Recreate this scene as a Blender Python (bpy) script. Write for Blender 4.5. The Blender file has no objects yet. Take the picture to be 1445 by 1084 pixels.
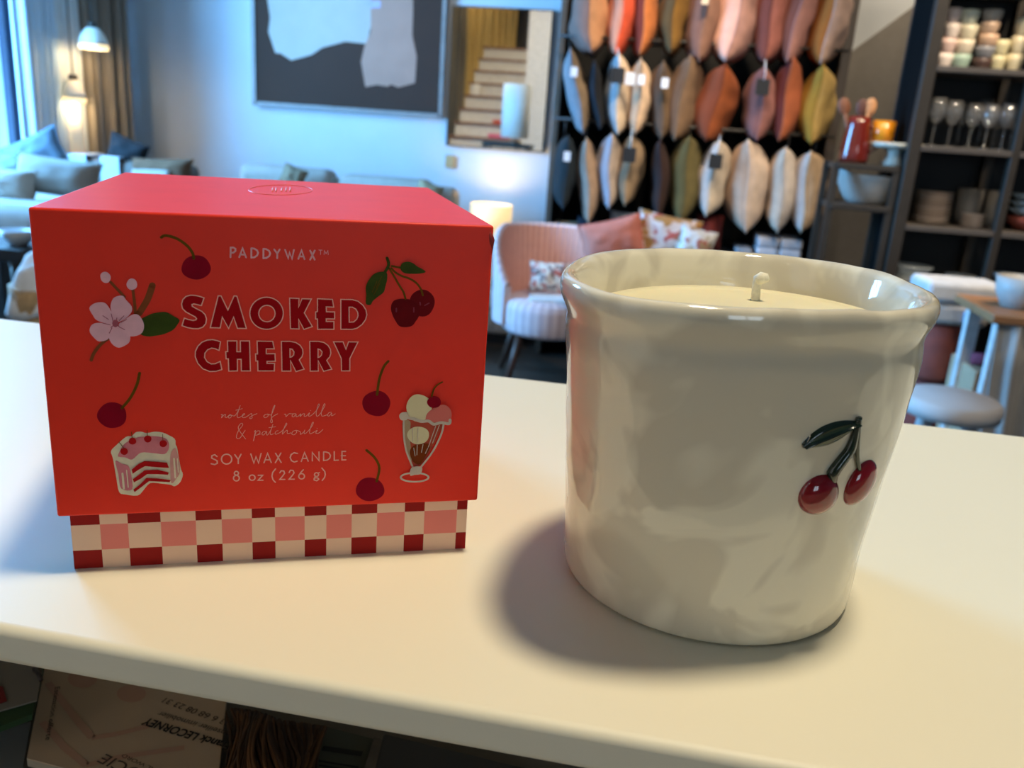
import bpy, math, random
import numpy as np
from mathutils import Vector, Matrix, noise
from mathutils.geometry import tessellate_polygon
from mathutils.bvhtree import BVHTree

SC = bpy.context.scene
COL = SC.collection
random.seed(7)

# ------------------------------------------------------------------ camera
FPX, PITCH, ROLL, CAM_H = 1210.46, 0.29261, 0.06983, 0.12586     # pixels, radians, metres above the counter
TURN = -0.15939                                                  # the counter's bearing seen from the camera
CT = 1.05                                                        # counter top above the floor


def turn(v):
    c, s = math.cos(TURN), math.sin(TURN)
    return Vector((v[0] * c + v[1] * s, -v[0] * s + v[1] * c, v[2]))


_f = Vector((0, math.cos(PITCH), -math.sin(PITCH)))
_u = Vector((0, math.sin(PITCH), math.cos(PITCH)))
_x = Vector((1, 0, 0))
CX = turn(_x * math.cos(ROLL) + _u * math.sin(ROLL))
CU = turn(_u * math.cos(ROLL) - _x * math.sin(ROLL))
CF = turn(_f)
CO = Vector((0, 0, CT + CAM_H))
cam = bpy.data.cameras.new('camera')
cam.sensor_width = 36
cam.lens = FPX / 1445 * 36
cam.clip_start = 0.01
cam.dof.use_dof = True
cam.dof.focus_distance = 0.245
cam.dof.aperture_fstop = 20
cam_o = bpy.data.objects.new('camera', cam)
COL.objects.link(cam_o)
cam_o.matrix_world = Matrix((
    (CX.x, CU.x, -CF.x, CO.x), (CX.y, CU.y, -CF.y, CO.y), (CX.z, CU.z, -CF.z, CO.z), (0, 0, 0, 1)))
SC.camera = cam_o

# ------------------------------------------------------------------ view and sky
SC.view_settings.view_transform = 'Standard'
SC.view_settings.look = 'None'
SC.view_settings.gamma = 1
SC.view_settings.use_curve_mapping = False
SC.view_settings.exposure = 0.0
wd = bpy.data.worlds.new('sky')
SC.world = wd
wd.use_nodes = True
bg = wd.node_tree.nodes['Background']
bg.inputs[0].default_value = (0.50, 0.80, 1.0, 1)
bg.inputs[1].default_value = 1.6


def area(name, loc, size, power, colour, aim, sy=None):
    l = bpy.data.lights.new(name, 'AREA')
    l.energy = power
    l.color = colour
    l.shape = 'RECTANGLE' if sy else 'DISK'
    l.size = size
    if sy:
        l.size_y = sy
    o = bpy.data.objects.new(name, l)
    COL.objects.link(o)
    o.location = loc
    o.rotation_euler = (Vector(aim) - Vector(loc)).to_track_quat('-Z', 'Y').to_euler()
    return o


def point(name, loc, power, colour, r=0.03):
    l = bpy.data.lights.new(name, 'POINT')
    l.energy = power
    l.color = colour
    l.shadow_soft_size = r
    o = bpy.data.objects.new(name, l)
    COL.objects.link(o)
    o.location = loc
    return o


def spot(name, loc, power, colour, aim, angle, blend=0.6, r=0.12):
    l = bpy.data.lights.new(name, 'SPOT')
    l.energy = power
    l.color = colour
    l.spot_size = math.radians(angle)
    l.spot_blend = blend
    l.shadow_soft_size = r
    o = bpy.data.objects.new(name, l)
    COL.objects.link(o)
    o.location = loc
    o.rotation_euler = (Vector(aim) - Vector(loc)).to_track_quat('-Z', 'Y').to_euler()
    return o


WARM = (1.0, 0.80, 0.56)
NEUT = (1.0, 0.86, 0.63)
DAY = (0.16, 0.49, 1.0)
# daylight coming in through the shop window in the side wall
area('window_daylight', (-3.66, 2.92, 1.65), 1.5, 540, DAY, (0, 2.2, 1.2), 2.4)
# ceiling lamps of the shop: one above the counter, others on the displays, with unseen fill lamps added
area('ceiling_lamp', (0.25, 0.31, 3.05), 0.26, 35, NEUT, (0.25, 0.31, 0))
area('ceiling_lamp', (-1.2, -1.4, 3.05), 0.6, 13, NEUT, (-1.2, -1.4, 0))  # unseen fill lamp added behind the camera to brighten the front sides
spot('ceiling_spot', (1.1, 3.0, 3.1), 95, WARM, (0.9, 4.4, 1.1), 75)
spot('ceiling_spot', (0.2, 3.0, 3.1), 70, WARM, (0.25, 4.0, 0.5), 50)
spot('ceiling_spot', (1.65, 2.75, 3.1), 190, WARM, (1.6, 3.9, 1.4), 70)
spot('ceiling_spot', (1.7, 2.2, 3.1), 80, WARM, (1.6, 3.0, 0.5), 55)
spot('ceiling_spot', (1.32, 4.3, 3.12), 120, WARM, (1.38, 4.95, 1.1), 62)  # unseen spot added to brighten the grey wall beside the shelves
spot('ceiling_spot', (-1.5, 3.2, 3.1), 38, WARM, (-1.7, 4.95, 2.2), 50)
spot('ceiling_spot', (-1.9, 2.1, 3.1), 460, WARM, (-2.0, -0.9, 1.5), 48)  # unseen spot added to light the stairs shown in the mirror
spot('ceiling_spot', (0.0, 3.4, 3.1), 300, WARM, (-0.12, 4.95, 0.95), 46, 1.0)  # unseen spot added to warm the wall around the table lamp
# cool front fill through a window added behind the camera, out of view
area('window_daylight', (2.3, -3.72, 1.75), 1.6, 27, (.86, .90, 1.0), (2.3, 0, 1.3), 1.5)


# ------------------------------------------------------------------ pixel rays -> points of the place
def ray(px, py):
    return CF + CX * ((px - 722.5) / FPX) + CU * ((542 - py) / FPX)


def AY(px, py, y):
    d = ray(px, py)
    return CO + d * (y / d.y)


def AX_(px, py, x):
    d = ray(px, py)
    return CO + d * (x / d.x)


def AZ(px, py, z):
    d = ray(px, py)
    return CO + d * ((z - CO.z) / d.z)


def AP(px, py, o, n):
    d = ray(px, py)
    return CO + d * ((o - CO).dot(n) / d.dot(n))


def mpp(y):                                                      # metres per pixel near depth y
    return y * 1.0 / FPX * 1.0


# ------------------------------------------------------------------ materials
def lin(h):
    h = h.lstrip('#')
    out = []
    for i in (0, 2, 4):
        c = int(h[i:i + 2], 16) / 255
        out.append(c / 12.92 if c <= 0.04045 else ((c + 0.055) / 1.055) ** 2.4)
    return out


_M = {}


def mat(hexc, rough=0.6, var=0.12, scale=30, bump=0.0, metal=0.0, spec=0.5, emit=None, power=0, coat=0.0, trans=0.0, sheen=0.0, bscale=None, sss=0.0):
    key = (hexc, rough, var, scale, bump, metal, spec, emit, power, coat, trans, sheen, bscale, sss)
    if key in _M:
        return _M[key]
    m = bpy.data.materials.new('m_' + hexc.lstrip('#'))
    m.use_nodes = True
    nt = m.node_tree
    b = nt.nodes['Principled BSDF']
    c = lin(hexc)
    b.inputs['Roughness'].default_value = rough
    b.inputs['Metallic'].default_value = metal
    b.inputs['Specular IOR Level'].default_value = spec
    b.inputs['Coat Weight'].default_value = coat
    b.inputs['Coat Roughness'].default_value = 0.05
    b.inputs['Transmission Weight'].default_value = trans
    b.inputs['Sheen Weight'].default_value = sheen
    if sss:
        b.inputs['Subsurface Weight'].default_value = sss
        b.inputs['Subsurface Radius'].default_value = (0.01, 0.007, 0.004)
        b.inputs['Subsurface Scale'].default_value = 0.3
    tc = nt.nodes.new('ShaderNodeTexCoord')
    nz = nt.nodes.new('ShaderNodeTexNoise')
    nz.inputs['Scale'].default_value = scale
    nz.inputs['Detail'].default_value = 4
    nt.links.new(tc.outputs['Object'], nz.inputs['Vector'])
    rp = nt.nodes.new('ShaderNodeValToRGB')
    rp.color_ramp.elements[0].position = 0.3
    rp.color_ramp.elements[1].position = 0.7
    rp.color_ramp.elements[0].color = [x * (1 - var) for x in c] + [1]
    rp.color_ramp.elements[1].color = [min(1, x * (1 + var)) for x in c] + [1]
    nt.links.new(nz.outputs['Fac'], rp.inputs['Fac'])
    nt.links.new(rp.outputs['Color'], b.inputs['Base Color'])
    if bump:
        n2 = nt.nodes.new('ShaderNodeTexNoise')
        n2.inputs['Scale'].default_value = bscale or scale * 4
        n2.inputs['Detail'].default_value = 3
        nt.links.new(tc.outputs['Object'], n2.inputs['Vector'])
        bp = nt.nodes.new('ShaderNodeBump')
        bp.inputs['Strength'].default_value = bump
        bp.inputs['Distance'].default_value = 0.002
        nt.links.new(n2.outputs['Fac'], bp.inputs['Height'])
        nt.links.new(bp.outputs['Normal'], b.inputs['Normal'])
    if emit:
        b.inputs['Emission Color'].default_value = lin(emit) + [1]
        b.inputs['Emission Strength'].default_value = power
    _M[key] = m
    return m


def spotted(hexa, hexb, hexc, scale=18, rough=0.9):
    """cloth printed with blotches of two more colours"""
    key = ('spot', hexa, hexb, hexc, scale)
    if key in _M:
        return _M[key]
    m = bpy.data.materials.new('m_print_' + hexa.lstrip('#'))
    m.use_nodes = True
    nt = m.node_tree
    b = nt.nodes['Principled BSDF']
    b.inputs['Roughness'].default_value = rough
    tc = nt.nodes.new('ShaderNodeTexCoord')
    prev = None
    for i, (h, off) in enumerate(((hexb, 0), (hexc, 7.3))):
        mp = nt.nodes.new('ShaderNodeMapping')
        mp.inputs['Location'].default_value = (off, off * 0.7, off * 1.3)
        nt.links.new(tc.outputs['Object'], mp.inputs['Vector'])
        nz = nt.nodes.new('ShaderNodeTexNoise')
        nz.inputs['Scale'].default_value = scale
        nt.links.new(mp.outputs['Vector'], nz.inputs['Vector'])
        rp = nt.nodes.new('ShaderNodeValToRGB')
        rp.color_ramp.elements[0].position = 0.52
        rp.color_ramp.elements[1].position = 0.58
        nt.links.new(nz.outputs['Fac'], rp.inputs['Fac'])
        mx = nt.nodes.new('ShaderNodeMix')
        mx.data_type = 'RGBA'
        mx.inputs[7].default_value = lin(h) + [1]
        if prev is None:
            mx.inputs[6].default_value = lin(hexa) + [1]
        else:
            nt.links.new(prev.outputs[2], mx.inputs[6])
        nt.links.new(rp.outputs['Color'], mx.inputs[0])
        prev = mx
    nt.links.new(prev.outputs[2], b.inputs['Base Color'])
    _M[key] = m
    return m


def glass(name, tint=(1, 1, 1), gloss=0.10, haze=0.0):
    """thin clear glass: mostly lets light straight through and mirrors a little"""
    if name in _M:
        return _M[name]
    m = bpy.data.materials.new(name)
    m.use_nodes = True
    nt = m.node_tree
    nt.nodes.clear()
    out = nt.nodes.new('ShaderNodeOutputMaterial')
    t = nt.nodes.new('ShaderNodeBsdfTransparent')
    t.inputs[0].default_value = (*tint, 1)
    g = nt.nodes.new('ShaderNodeBsdfGlossy')
    g.inputs['Roughness'].default_value = 0.03
    fr = nt.nodes.new('ShaderNodeLayerWeight')
    fr.inputs[0].default_value = gloss
    mx = nt.nodes.new('ShaderNodeMixShader')
    nt.links.new(fr.outputs['Facing'], mx.inputs[0])
    if haze:
        df = nt.nodes.new('ShaderNodeBsdfDiffuse')
        m2 = nt.nodes.new('ShaderNodeMixShader')
        m2.inputs[0].default_value = haze
        nt.links.new(t.outputs[0], m2.inputs[1])
        nt.links.new(df.outputs[0], m2.inputs[2])
        t = m2
    nt.links.new(t.outputs[0], mx.inputs[1])
    nt.links.new(g.outputs[0], mx.inputs[2])
    nt.links.new(mx.outputs[0], out.inputs[0])
    _M[name] = m
    return m


# ------------------------------------------------------------------ mesh builder
class MB:
    def __init__(s):
        s.v, s.f, s.m = [], [], []

    def add(s, vs, fs, mi=0):
        o = len(s.v)
        s.v += [Vector(p) for p in vs]
        for k, f in enumerate(fs):
            s.f.append([o + i for i in f])
            s.m.append(mi[k] if isinstance(mi, list) else mi)
        return s

    def box(s, c, d, rz=0.0, mi=0):
        c = Vector(c)
        cs, sn = math.cos(rz), math.sin(rz)
        vs = []
        for k in (-.5, .5):
            for i, j in ((-.5, -.5), (.5, -.5), (.5, .5), (-.5, .5)):
                x, y = i * d[0], j * d[1]
                vs.append(c + Vector((x * cs - y * sn, x * sn + y * cs, k * d[2])))
        return s.add(vs, [(3, 2, 1, 0), (4, 5, 6, 7), (0, 1, 5, 4), (1, 2, 6, 5), (2, 3, 7, 6), (3, 0, 4, 7)], mi)

    def lathe(s, prof, c=(0, 0, 0), n=32, mi=0, sx=1.0, sy=1.0):
        c = Vector(c)
        vs, fs = [], []
        for r, z in prof:
            for k in range(n):
                a = 2 * math.pi * k / n
                vs.append(c + Vector((r * math.cos(a) * sx, r * math.sin(a) * sy, z)))
        for i in range(len(prof) - 1):
            for k in range(n):
                fs.append((i * n + k, i * n + (k + 1) % n, (i + 1) * n + (k + 1) % n, (i + 1) * n + k))
        if prof[0][0] > 1e-6:
            fs.append(tuple(range(n - 1, -1, -1)))
        if prof[-1][0] > 1e-6:
            fs.append(tuple((len(prof) - 1) * n + k for k in range(n)))
        return s.add(vs, fs, mi)

    def tube(s, pts, r, n=8, mi=0, flat=1.0):
        pts = [Vector(p) for p in pts]
        rs = r if isinstance(r, (list, tuple)) else [r] * len(pts)
        vs, fs = [], []
        prev = None
        for i, p in enumerate(pts):
            t = (pts[min(i + 1, len(pts) - 1)] - pts[max(i - 1, 0)]).normalized()
            if prev is None:
                prev = t.orthogonal().normalized()
            a = (prev - t * prev.dot(t)).normalized()
            b = t.cross(a)
            prev = a
            for k in range(n):
                q = 2 * math.pi * k / n
                vs.append(p + (a * math.cos(q) + b * math.sin(q) * flat) * rs[i])
        for i in range(len(pts) - 1):
            for k in range(n):
                fs.append((i * n + k, i * n + (k + 1) % n, (i + 1) * n + (k + 1) % n, (i + 1) * n + k))
        fs.append(tuple(range(n - 1, -1, -1)))
        fs.append(tuple((len(pts) - 1) * n + k for k in range(n)))
        return s.add(vs, fs, mi)

    def grid(s, fn, nu, nv, mi=0, cu=False, cv=False):
        vs = [fn(i / (nu if cu else nu - 1), j / (nv if cv else nv - 1)) for i in range(nu) for j in range(nv)]
        fs, ms = [], []
        for i in range(nu if cu else nu - 1):
            for j in range(nv if cv else nv - 1):
                fs.append((i * nv + j, ((i + 1) % nu) * nv + j, ((i + 1) % nu) * nv + (j + 1) % nv, i * nv + (j + 1) % nv))
                ms.append(mi(i, j) if callable(mi) else mi)
        return s.add(vs, fs, ms)

    def poly(s, pts, mi=0, holes=(), flip=False):
        loops = [[Vector(p) for p in pts]] + [[Vector(p) for p in h] for h in holes]
        tris = tessellate_polygon(loops)
        vs = [p for l in loops for p in l]
        nrm = Vector((0, 0, 0))
        for t in tris:
            nrm += (vs[t[1]] - vs[t[0]]).cross(vs[t[2]] - vs[t[0]])
        return s.add(vs, [tuple(t) for t in tris], mi)

    def prism(s, pts, d, mi=0):
        """a flat outline given a real thickness d (a vector)"""
        pts = [Vector(p) for p in pts]
        n = len(pts)
        d = Vector(d)
        tris = [tuple(t) for t in tessellate_polygon([pts])]
        s.add(pts + [p + d for p in pts],
              tris + [tuple(i + n for i in reversed(t)) for t in tris] + [(i, (i + 1) % n, (i + 1) % n + n, i + n) for i in range(n)], mi)
        return s

    def build(s, name, mats, parent=None, local=False, loc=None, rz=0.0, smooth=True, bevel=0.0, seg=3, sub=0, solid=0.0, auto=None):
        if not isinstance(mats, (list, tuple)):
            mats = [mats]
        me = bpy.data.meshes.new(name)
        off = Vector((0, 0, 0))
        o = bpy.data.objects.new(name, me)
        COL.objects.link(o)
        if parent is not None:
            o.parent = parent
            if not local:
                r = parent
                while r.parent is not None:
                    r = r.parent
                off = Vector(r.location)
        elif not local:
            if loc is None:
                lo = [min(p[i] for p in s.v) for i in range(3)]
                hi = [max(p[i] for p in s.v) for i in range(3)]
                loc = ((lo[0] + hi[0]) / 2, (lo[1] + hi[1]) / 2, lo[2])
            off = Vector(loc)
            o.location = off
        else:
            o.location = loc or (0, 0, 0)
            o.rotation_euler.z = rz
        me.from_pydata([tuple(p - off) for p in s.v], [], s.f)
        for m in mats:
            me.materials.append(m)
        for p, k in zip(me.polygons, s.m):
            p.material_index = k
            p.use_smooth = bool(smooth)
        import bmesh
        bm = bmesh.new()
        bm.from_mesh(me)
        bmesh.ops.remove_doubles(bm, verts=bm.verts, dist=1e-7)
        if smooth is not None:
            bmesh.ops.recalc_face_normals(bm, faces=bm.faces)
        bm.to_mesh(me)
        bm.free()
        if smooth and auto is not None or bevel:
            me.set_sharp_from_angle(angle=math.radians(auto or 40)) if hasattr(me, 'set_sharp_from_angle') else None
        if bevel:
            b = o.modifiers.new('bevel', 'BEVEL')
            b.width = bevel
            b.segments = seg
            b.limit_method = 'ANGLE'
            b.angle_limit = math.radians(40)
            b.harden_normals = False
        if sub:
            b = o.modifiers.new('sub', 'SUBSURF')
            b.levels = b.render_levels = sub
        if solid:
            b = o.modifiers.new('solid', 'SOLIDIFY')
            b.thickness = solid
        return o


def tag(o, label=None, cat=None, group=None, kind=None):
    for k, v in (('label', label), ('category', cat), ('group', group), ('kind', kind)):
        if v:
            o[k] = v
    return o


def empty(name, loc, rz=0.0, label=None, cat=None, group=None):
    o = bpy.data.objects.new(name, None)
    COL.objects.link(o)
    o.location = loc
    o.rotation_euler.z = rz
    o.empty_display_size = 0.02
    return tag(o, label, cat, group)


def copy_tree(o, parent=None):
    c = o.copy()
    COL.objects.link(c)
    if parent is not None:
        c.parent = parent
    for ch in list(o.children):
        copy_tree(ch, c)
    return c


def smooth_path(pts, k=5, closed=False):
    """Catmull-Rom through the points"""
    P = [Vector(p) for p in pts]
    n = len(P)
    if n < 3:
        return P
    out = []
    rng = range(n if closed else n - 1)
    for i in rng:
        p0 = P[(i - 1) % n] if closed else P[max(i - 1, 0)]
        p1, p2 = P[i], P[(i + 1) % n]
        p3 = P[(i + 2) % n] if closed else P[min(i + 2, n - 1)]
        for j in range(k):
            t = j / k
            out.append(0.5 * ((2 * p1) + (p2 - p0) * t + (2 * p0 - 5 * p1 + 4 * p2 - p3) * t * t + (3 * p1 - p0 - 3 * p2 + p3) * t ** 3))
    if not closed:
        out.append(P[-1])
    return out

# ================================================================== THE SETTING
YB = 4.95                                                        # back wall
XL = AY(166, 120, YB).x                                          # side wall with the window
XR, YN, ZC = 5.2, -3.6, 3.2


def struct(name, mb, m, bevel=0.0, smooth=None):
    o = mb.build(name, m, smooth=False, bevel=bevel, loc=(0, 0, 0))
    return tag(o, kind='structure')


struct('floor', MB().box(((XL + XR) / 2, (YB + YN) / 2, -0.05), (XR - XL + .4, YB - YN + .4, 0.1)), mat('#3a332c', .45, .25, 5, .1))
struct('ceiling', MB().box(((XL + XR) / 2, (YB + YN) / 2, ZC + .05), (XR - XL + .4, YB - YN + .4, 0.1)), mat('#8d8982', .9))
wall_paint = mat('#c8ced3', .85, .03, 4, .03)
struct('wall_back', MB().box(((XL + XR) / 2, YB + .1, ZC / 2), (XR - XL + .4, .2, ZC)), wall_paint)
struct('wall_right', MB().box((XR + .1, (YB + YN) / 2, ZC / 2), (.2, YB - YN, ZC)), mat('#6f6962', .9))
mb = MB()
v0, v1, vz0, vz1 = 1.5, 3.1, 1.0, 2.5
mb.box(((XL + v0) / 2 - .1, YN - .1, ZC / 2), (v0 - XL + .2, .2, ZC))
mb.box(((XR + v1) / 2 + .1, YN - .1, ZC / 2), (XR - v1 + .2, .2, ZC))
mb.box(((v0 + v1) / 2, YN - .1, vz0 / 2), (v1 - v0, .2, vz0))
mb.box(((v0 + v1) / 2, YN - .1, (ZC + vz1) / 2), (v1 - v0, .2, ZC - vz1))
struct('wall_front', mb, mat('#8d867b', .9))
fill_win = empty('fill_window', ((v0 + v1) / 2, YN - .05, vz0))  # added window, never in view, framing the cool fill light
tag(fill_win, kind='structure')
mb = MB()
for x in (v0 + .03, v1 - .03, (v0 + v1) / 2):
    mb.box((x, YN - .05, (vz0 + vz1) / 2), (.06, .07, vz1 - vz0))
for z in (vz0 + .03, vz1 - .03):
    mb.box(((v0 + v1) / 2, YN - .05, z), (v1 - v0, .07, .06))
tag(mb.build('window_frame', mat('#2b3d55', .5), fill_win, smooth=False), kind='structure')
tag(MB().box(((v0 + v1) / 2, YN - .06, (vz0 + vz1) / 2), (v1 - v0 - .02, .006, vz1 - vz0 - .02)).build('window_pane', glass('pane', (.97, 1, 1), .06), fill_win, smooth=False), kind='structure')
# side wall with the window opening
w1 = AX_(26, 150, XL).y
w0, wz0, wz1 = w1 - 1.9, 0.40, 2.95
mb = MB()
mb.box((XL - .1, (YN + w0) / 2, ZC / 2), (.2, w0 - YN, ZC))
mb.box((XL - .1, (w1 + YB) / 2, ZC / 2), (.2, YB - w1, ZC))
mb.box((XL - .1, (w0 + w1) / 2, wz0 / 2), (.2, w1 - w0, wz0))
mb.box((XL - .1, (w0 + w1) / 2, (wz1 + ZC) / 2), (.2, w1 - w0, ZC - wz1))
struct('wall_left', mb, wall_paint)
win = empty('window_1', (XL - .05, (w0 + w1) / 2, wz0))
tag(win, kind='structure')
mb = MB()
fw = .05
for y in (w0 + fw / 2, w1 - fw / 2, (w0 + w1) / 2 - .3):
    mb.box((XL - .015, y, (wz0 + wz1) / 2), (.04, fw, wz1 - wz0))
for z in (wz0 + fw / 2, wz1 - fw / 2):
    mb.box((XL - .015, (w0 + w1) / 2, z), (.04, w1 - w0, fw))
tag(mb.build('window_frame', mat('#2b3d55', .5), win, smooth=False), kind='structure')
mb = MB().box((XL - .02, (w0 + w1) / 2, (wz0 + wz1) / 2), (.006, w1 - w0 - .02, wz1 - wz0 - .02))
tag(mb.build('window_pane', glass('pane', (.97, 1, 1), .06), win, smooth=False), kind='structure')
struct('baseboard_back', MB().box(((XL + XR) / 2, YB - .01, .05), (XR - XL, .02, .1)), mat('#8f8b86', .6))
# diagonal wall shadow beside the shelves, made as a thin darker grey panel
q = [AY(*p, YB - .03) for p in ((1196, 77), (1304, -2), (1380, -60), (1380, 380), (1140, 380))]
struct('shadow_panel_1', MB().prism(q, (0, .028, 0)), mat('#8b867f', .8, .05))

# the street outside the window
street = MB().box((XL - 6.2, 2, -.1), (11.5, 30, .1))
struct('street_ground', street, mat('#9a9a98', .9))
fac = empty('street_facade', (XL - 9, 6, -.05))
tag(fac, kind='structure')
tag(MB().box((XL - 9.3, 9, 1.2), (.4, 18, 2.6)).build('facade_wall', mat('#b9c6d0', .9), fac, smooth=False), kind='structure')
for k in range(5):
    tag(MB().box((XL - 9.08, 4 + k * 2.6, 1.4), (.08, 1.3, 1.3)).build('facade_window', mat('#3a5568', .2), fac, smooth=False), kind='structure')
car = empty('delivery_van', (XL - 2.6, 5.2, -.05), 0, 'white van parked on the street outside the shop window', 'van')
mb = MB()
side = [(-1.5, .35), (-1.5, 1.45), (-1.25, 1.72), (.75, 1.74), (1.2, 1.25), (1.75, 1.05), (1.85, .75), (1.85, .35)]
mb.prism([(XL - 1.9, 5.2 + a, b) for a, b in side], (-1.5, 0, 0))
mb.build('van_body', mat('#dfeaf2', .3), car, bevel=.05)
MB().prism([(XL - 1.87, 5.2 + a, b) for a, b in ((-1.2, 1.05), (-1.2, 1.52), (-.1, 1.55), (-.1, 1.05))], (-.06, 0, 0)).build('window', mat('#7fc6d8', .1), car, smooth=False)
MB().prism([(XL - 1.87, 5.2 + a, b) for a, b in ((.05, 1.05), (.05, 1.55), (.65, 1.55), (1.0, 1.2), (1.0, 1.05))], (-.06, 0, 0)).build('window', mat('#7fc6d8', .1), car, smooth=False)
for a in (-.95, 1.15):
    t = MB()
    t.tube([(XL - 1.95, 5.2 + a, .28), (XL - 1.8, 5.2 + a, .28)], .3, 24)
    t.build('wheel', mat('#1c1d20', .7), car)

# ================================================================== THE COUNTER
c0, c1 = 0.15987, 0.42521
cx0, cx1 = -0.66, 1.9
zlow = AY(200, 975.3, c0).z
ctr = empty('shop_counter', (0.5, (c0 + c1) / 2, 0), 0, 'white counter with rounded edge carrying the red box and the cream candle', 'counter')
MB().box(((cx0 + cx1) / 2, (c0 + c1) / 2, (CT + zlow) / 2), (cx1 - cx0, c1 - c0, CT - zlow)).build(
    'worktop', mat('#e9e2ca', .45, .015, 6, .015, bscale=300, spec=.25), ctr, bevel=.0024, seg=4)
MB().box(((cx0 + cx1) / 2, c1 - .05, (zlow + 0) / 2 + .01), (cx1 - cx0 - .04, .06, zlow - .02)).build('front_panel', mat('#b9b3a8', .6), ctr, smooth=False)
ZD = .93
MB().box(((cx0 + cx1) / 2, (c1 - .08 - .42) / 2, ZD - .015), (cx1 - cx0 - .04, c1 - .08 + .42, .03)).build('desk_shelf', mat('#7a7265', .7), ctr, smooth=False)
MB().box((cx0 + .04, (c1 - .5) / 2, (ZD - .03) / 2), (.04, c1 + .2, ZD - .03)).build('side_panel', mat('#b9b3a8', .6), ctr, smooth=False)
MB().box((cx1 - .04, (c1 - .5) / 2, (ZD - .03) / 2), (.04, c1 + .2, ZD - .03)).build('side_panel', mat('#b9b3a8', .6), ctr, smooth=False)

# ================================================================== THE BOX
BO = turn((-0.0635, 0.2219, 0)) + Vector((0, 0, CT))
BYAW = 0.25622 - TURN
BW, BD, BH, BZL, BBW = .115, .12451, .09923, .01733, .11026
red = mat('#f0331d', .42, .03, 60, .02, bscale=900, spec=.26)
box = empty('candle_box', BO, BYAW, 'red cardboard gift box with cherry prints and a checked base', 'box')
_bi = (Matrix.Translation(BO) @ Matrix.Rotation(BYAW, 4, 'Z')).inverted()
_bn = Matrix.Rotation(BYAW, 3, 'Z') @ Vector((0, 1, 0))


def BL(px, py, d=0.0):
    """a point of the lid's front face in the box's own coordinates"""
    p = _bi @ AP(px, py, BO, _bn)
    return Vector((p.x, -d, p.z))


lid = MB()
t = .0014
outer = MB().box((0, BD / 2, (BH + BZL) / 2), (BW, BD, BH - BZL))
vs, fs = outer.v, [f for k, f in enumerate(outer.f) if k != 0]
lid.add(vs, fs)
inner = [Vector((p.x * (1 - 2 * t / BW), BD / 2 + (p.y - BD / 2) * (1 - 2 * t / BD), p.z if p.z < .05 else p.z - t)) for p in vs]
lid.add(inner, [tuple(reversed(f)) for f in fs])
lid.add([vs[0], vs[1], vs[2], vs[3]] + inner[:4], [(0, 1, 5, 4), (1, 2, 6, 5), (2, 3, 7, 6), (3, 0, 4, 7)])
lid_o = lid.build('lid', red, box, local=True, bevel=.0026, seg=5)
# little fold of the paper at the corner of the lid
p = BL(692, 330)
cor = MB()
cor.tube([Vector((BW / 2 - .0012, .0006, BH - .001)), Vector((BW / 2 - .0004, .0004, BH - .004)), Vector((BW / 2 - .0002, .001, BH - .008))], [.0005, .0009, .0003], 8)
cor.build('corner_fold', mat('#8f1410', .5), lid_o, local=True)

# base: gingham cells, each cell its own face
cols_px = [103, 138, 178, 225, 275, 312, 355, 388, 430, 461, 497, 533, 572, 600, 646, 661]
xs = [BL(c, 752, 0).x for c in cols_px]
xs[0], xs[-1] = -BBW / 2, BBW / 2
z1 = (BL(300, 778).z + BL(600, 757.5).z) / 2
z2 = (BL(300, 744).z + BL(600, 724).z) / 2
zs = [0, z1, z2, z2 + (z2 - z1), z2 + 2 * (z2 - z1), BH * .8]
cd, cp, cc = mat('#981410', .5, .05, spec=.15), mat('#ea8578', .5, .05, spec=.2), mat('#efc8aa', .5, .04, spec=.2)
base = MB()
ys = [.003 + k * (BBW * 1.0 / 13) for k in range(14)]
y1 = ys[-1] + .006


def cell(i, j):
    return 0 if (i % 2 == 0 and j % 2 == 0) else (1 if (i % 2 == 1 and j % 2 == 1) else 2)


for j in range(len(zs) - 1):
    for i in range(len(xs) - 1):
        a, b, c, d = xs[i], xs[i + 1], zs[j], zs[j + 1]
        base.add([(a, .003, c), (b, .003, c), (b, .003, d), (a, .003, d)], [(0, 1, 2, 3)], cell(i, j))
        base.add([(a, y1, c), (b, y1, c), (b, y1, d), (a, y1, d)], [(3, 2, 1, 0)], cell(i, j))
    for i in range(13):
        a, b = ys[i], (ys[i + 1] if i < 12 else y1)
        base.add([(-BBW / 2, a, c), (-BBW / 2, b, c), (-BBW / 2, b, d), (-BBW / 2, a, d)], [(3, 2, 1, 0)], cell(i, j)) if False else None
        c, d = zs[j], zs[j + 1]
        base.add([(-BBW / 2, a, c), (-BBW / 2, b, c), (-BBW / 2, b, d), (-BBW / 2, a, d)], [(3, 2, 1, 0)], cell(i, j))
        base.add([(BBW / 2, a, c), (BBW / 2, b, c), (BBW / 2, b, d), (BBW / 2, a, d)], [(0, 1, 2, 3)], cell(i + 1, j))
zt = zs[-1]
base.add([(-BBW / 2, .003, 0), (BBW / 2, .003, 0), (BBW / 2, y1, 0), (-BBW / 2, y1, 0)], [(3, 2, 1, 0)], 0)
base.add([(-BBW / 2, .003, zt), (BBW / 2, .003, zt), (BBW / 2, y1, zt), (-BBW / 2, y1, zt)], [(0, 1, 2, 3)], 2)
base.build('base', [cd, cp, cc], box, local=True, smooth=False)

# ------------------------------------------------------------------ the printing on the lid
LAY = 0.00005
PX = .115 / 656


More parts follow.
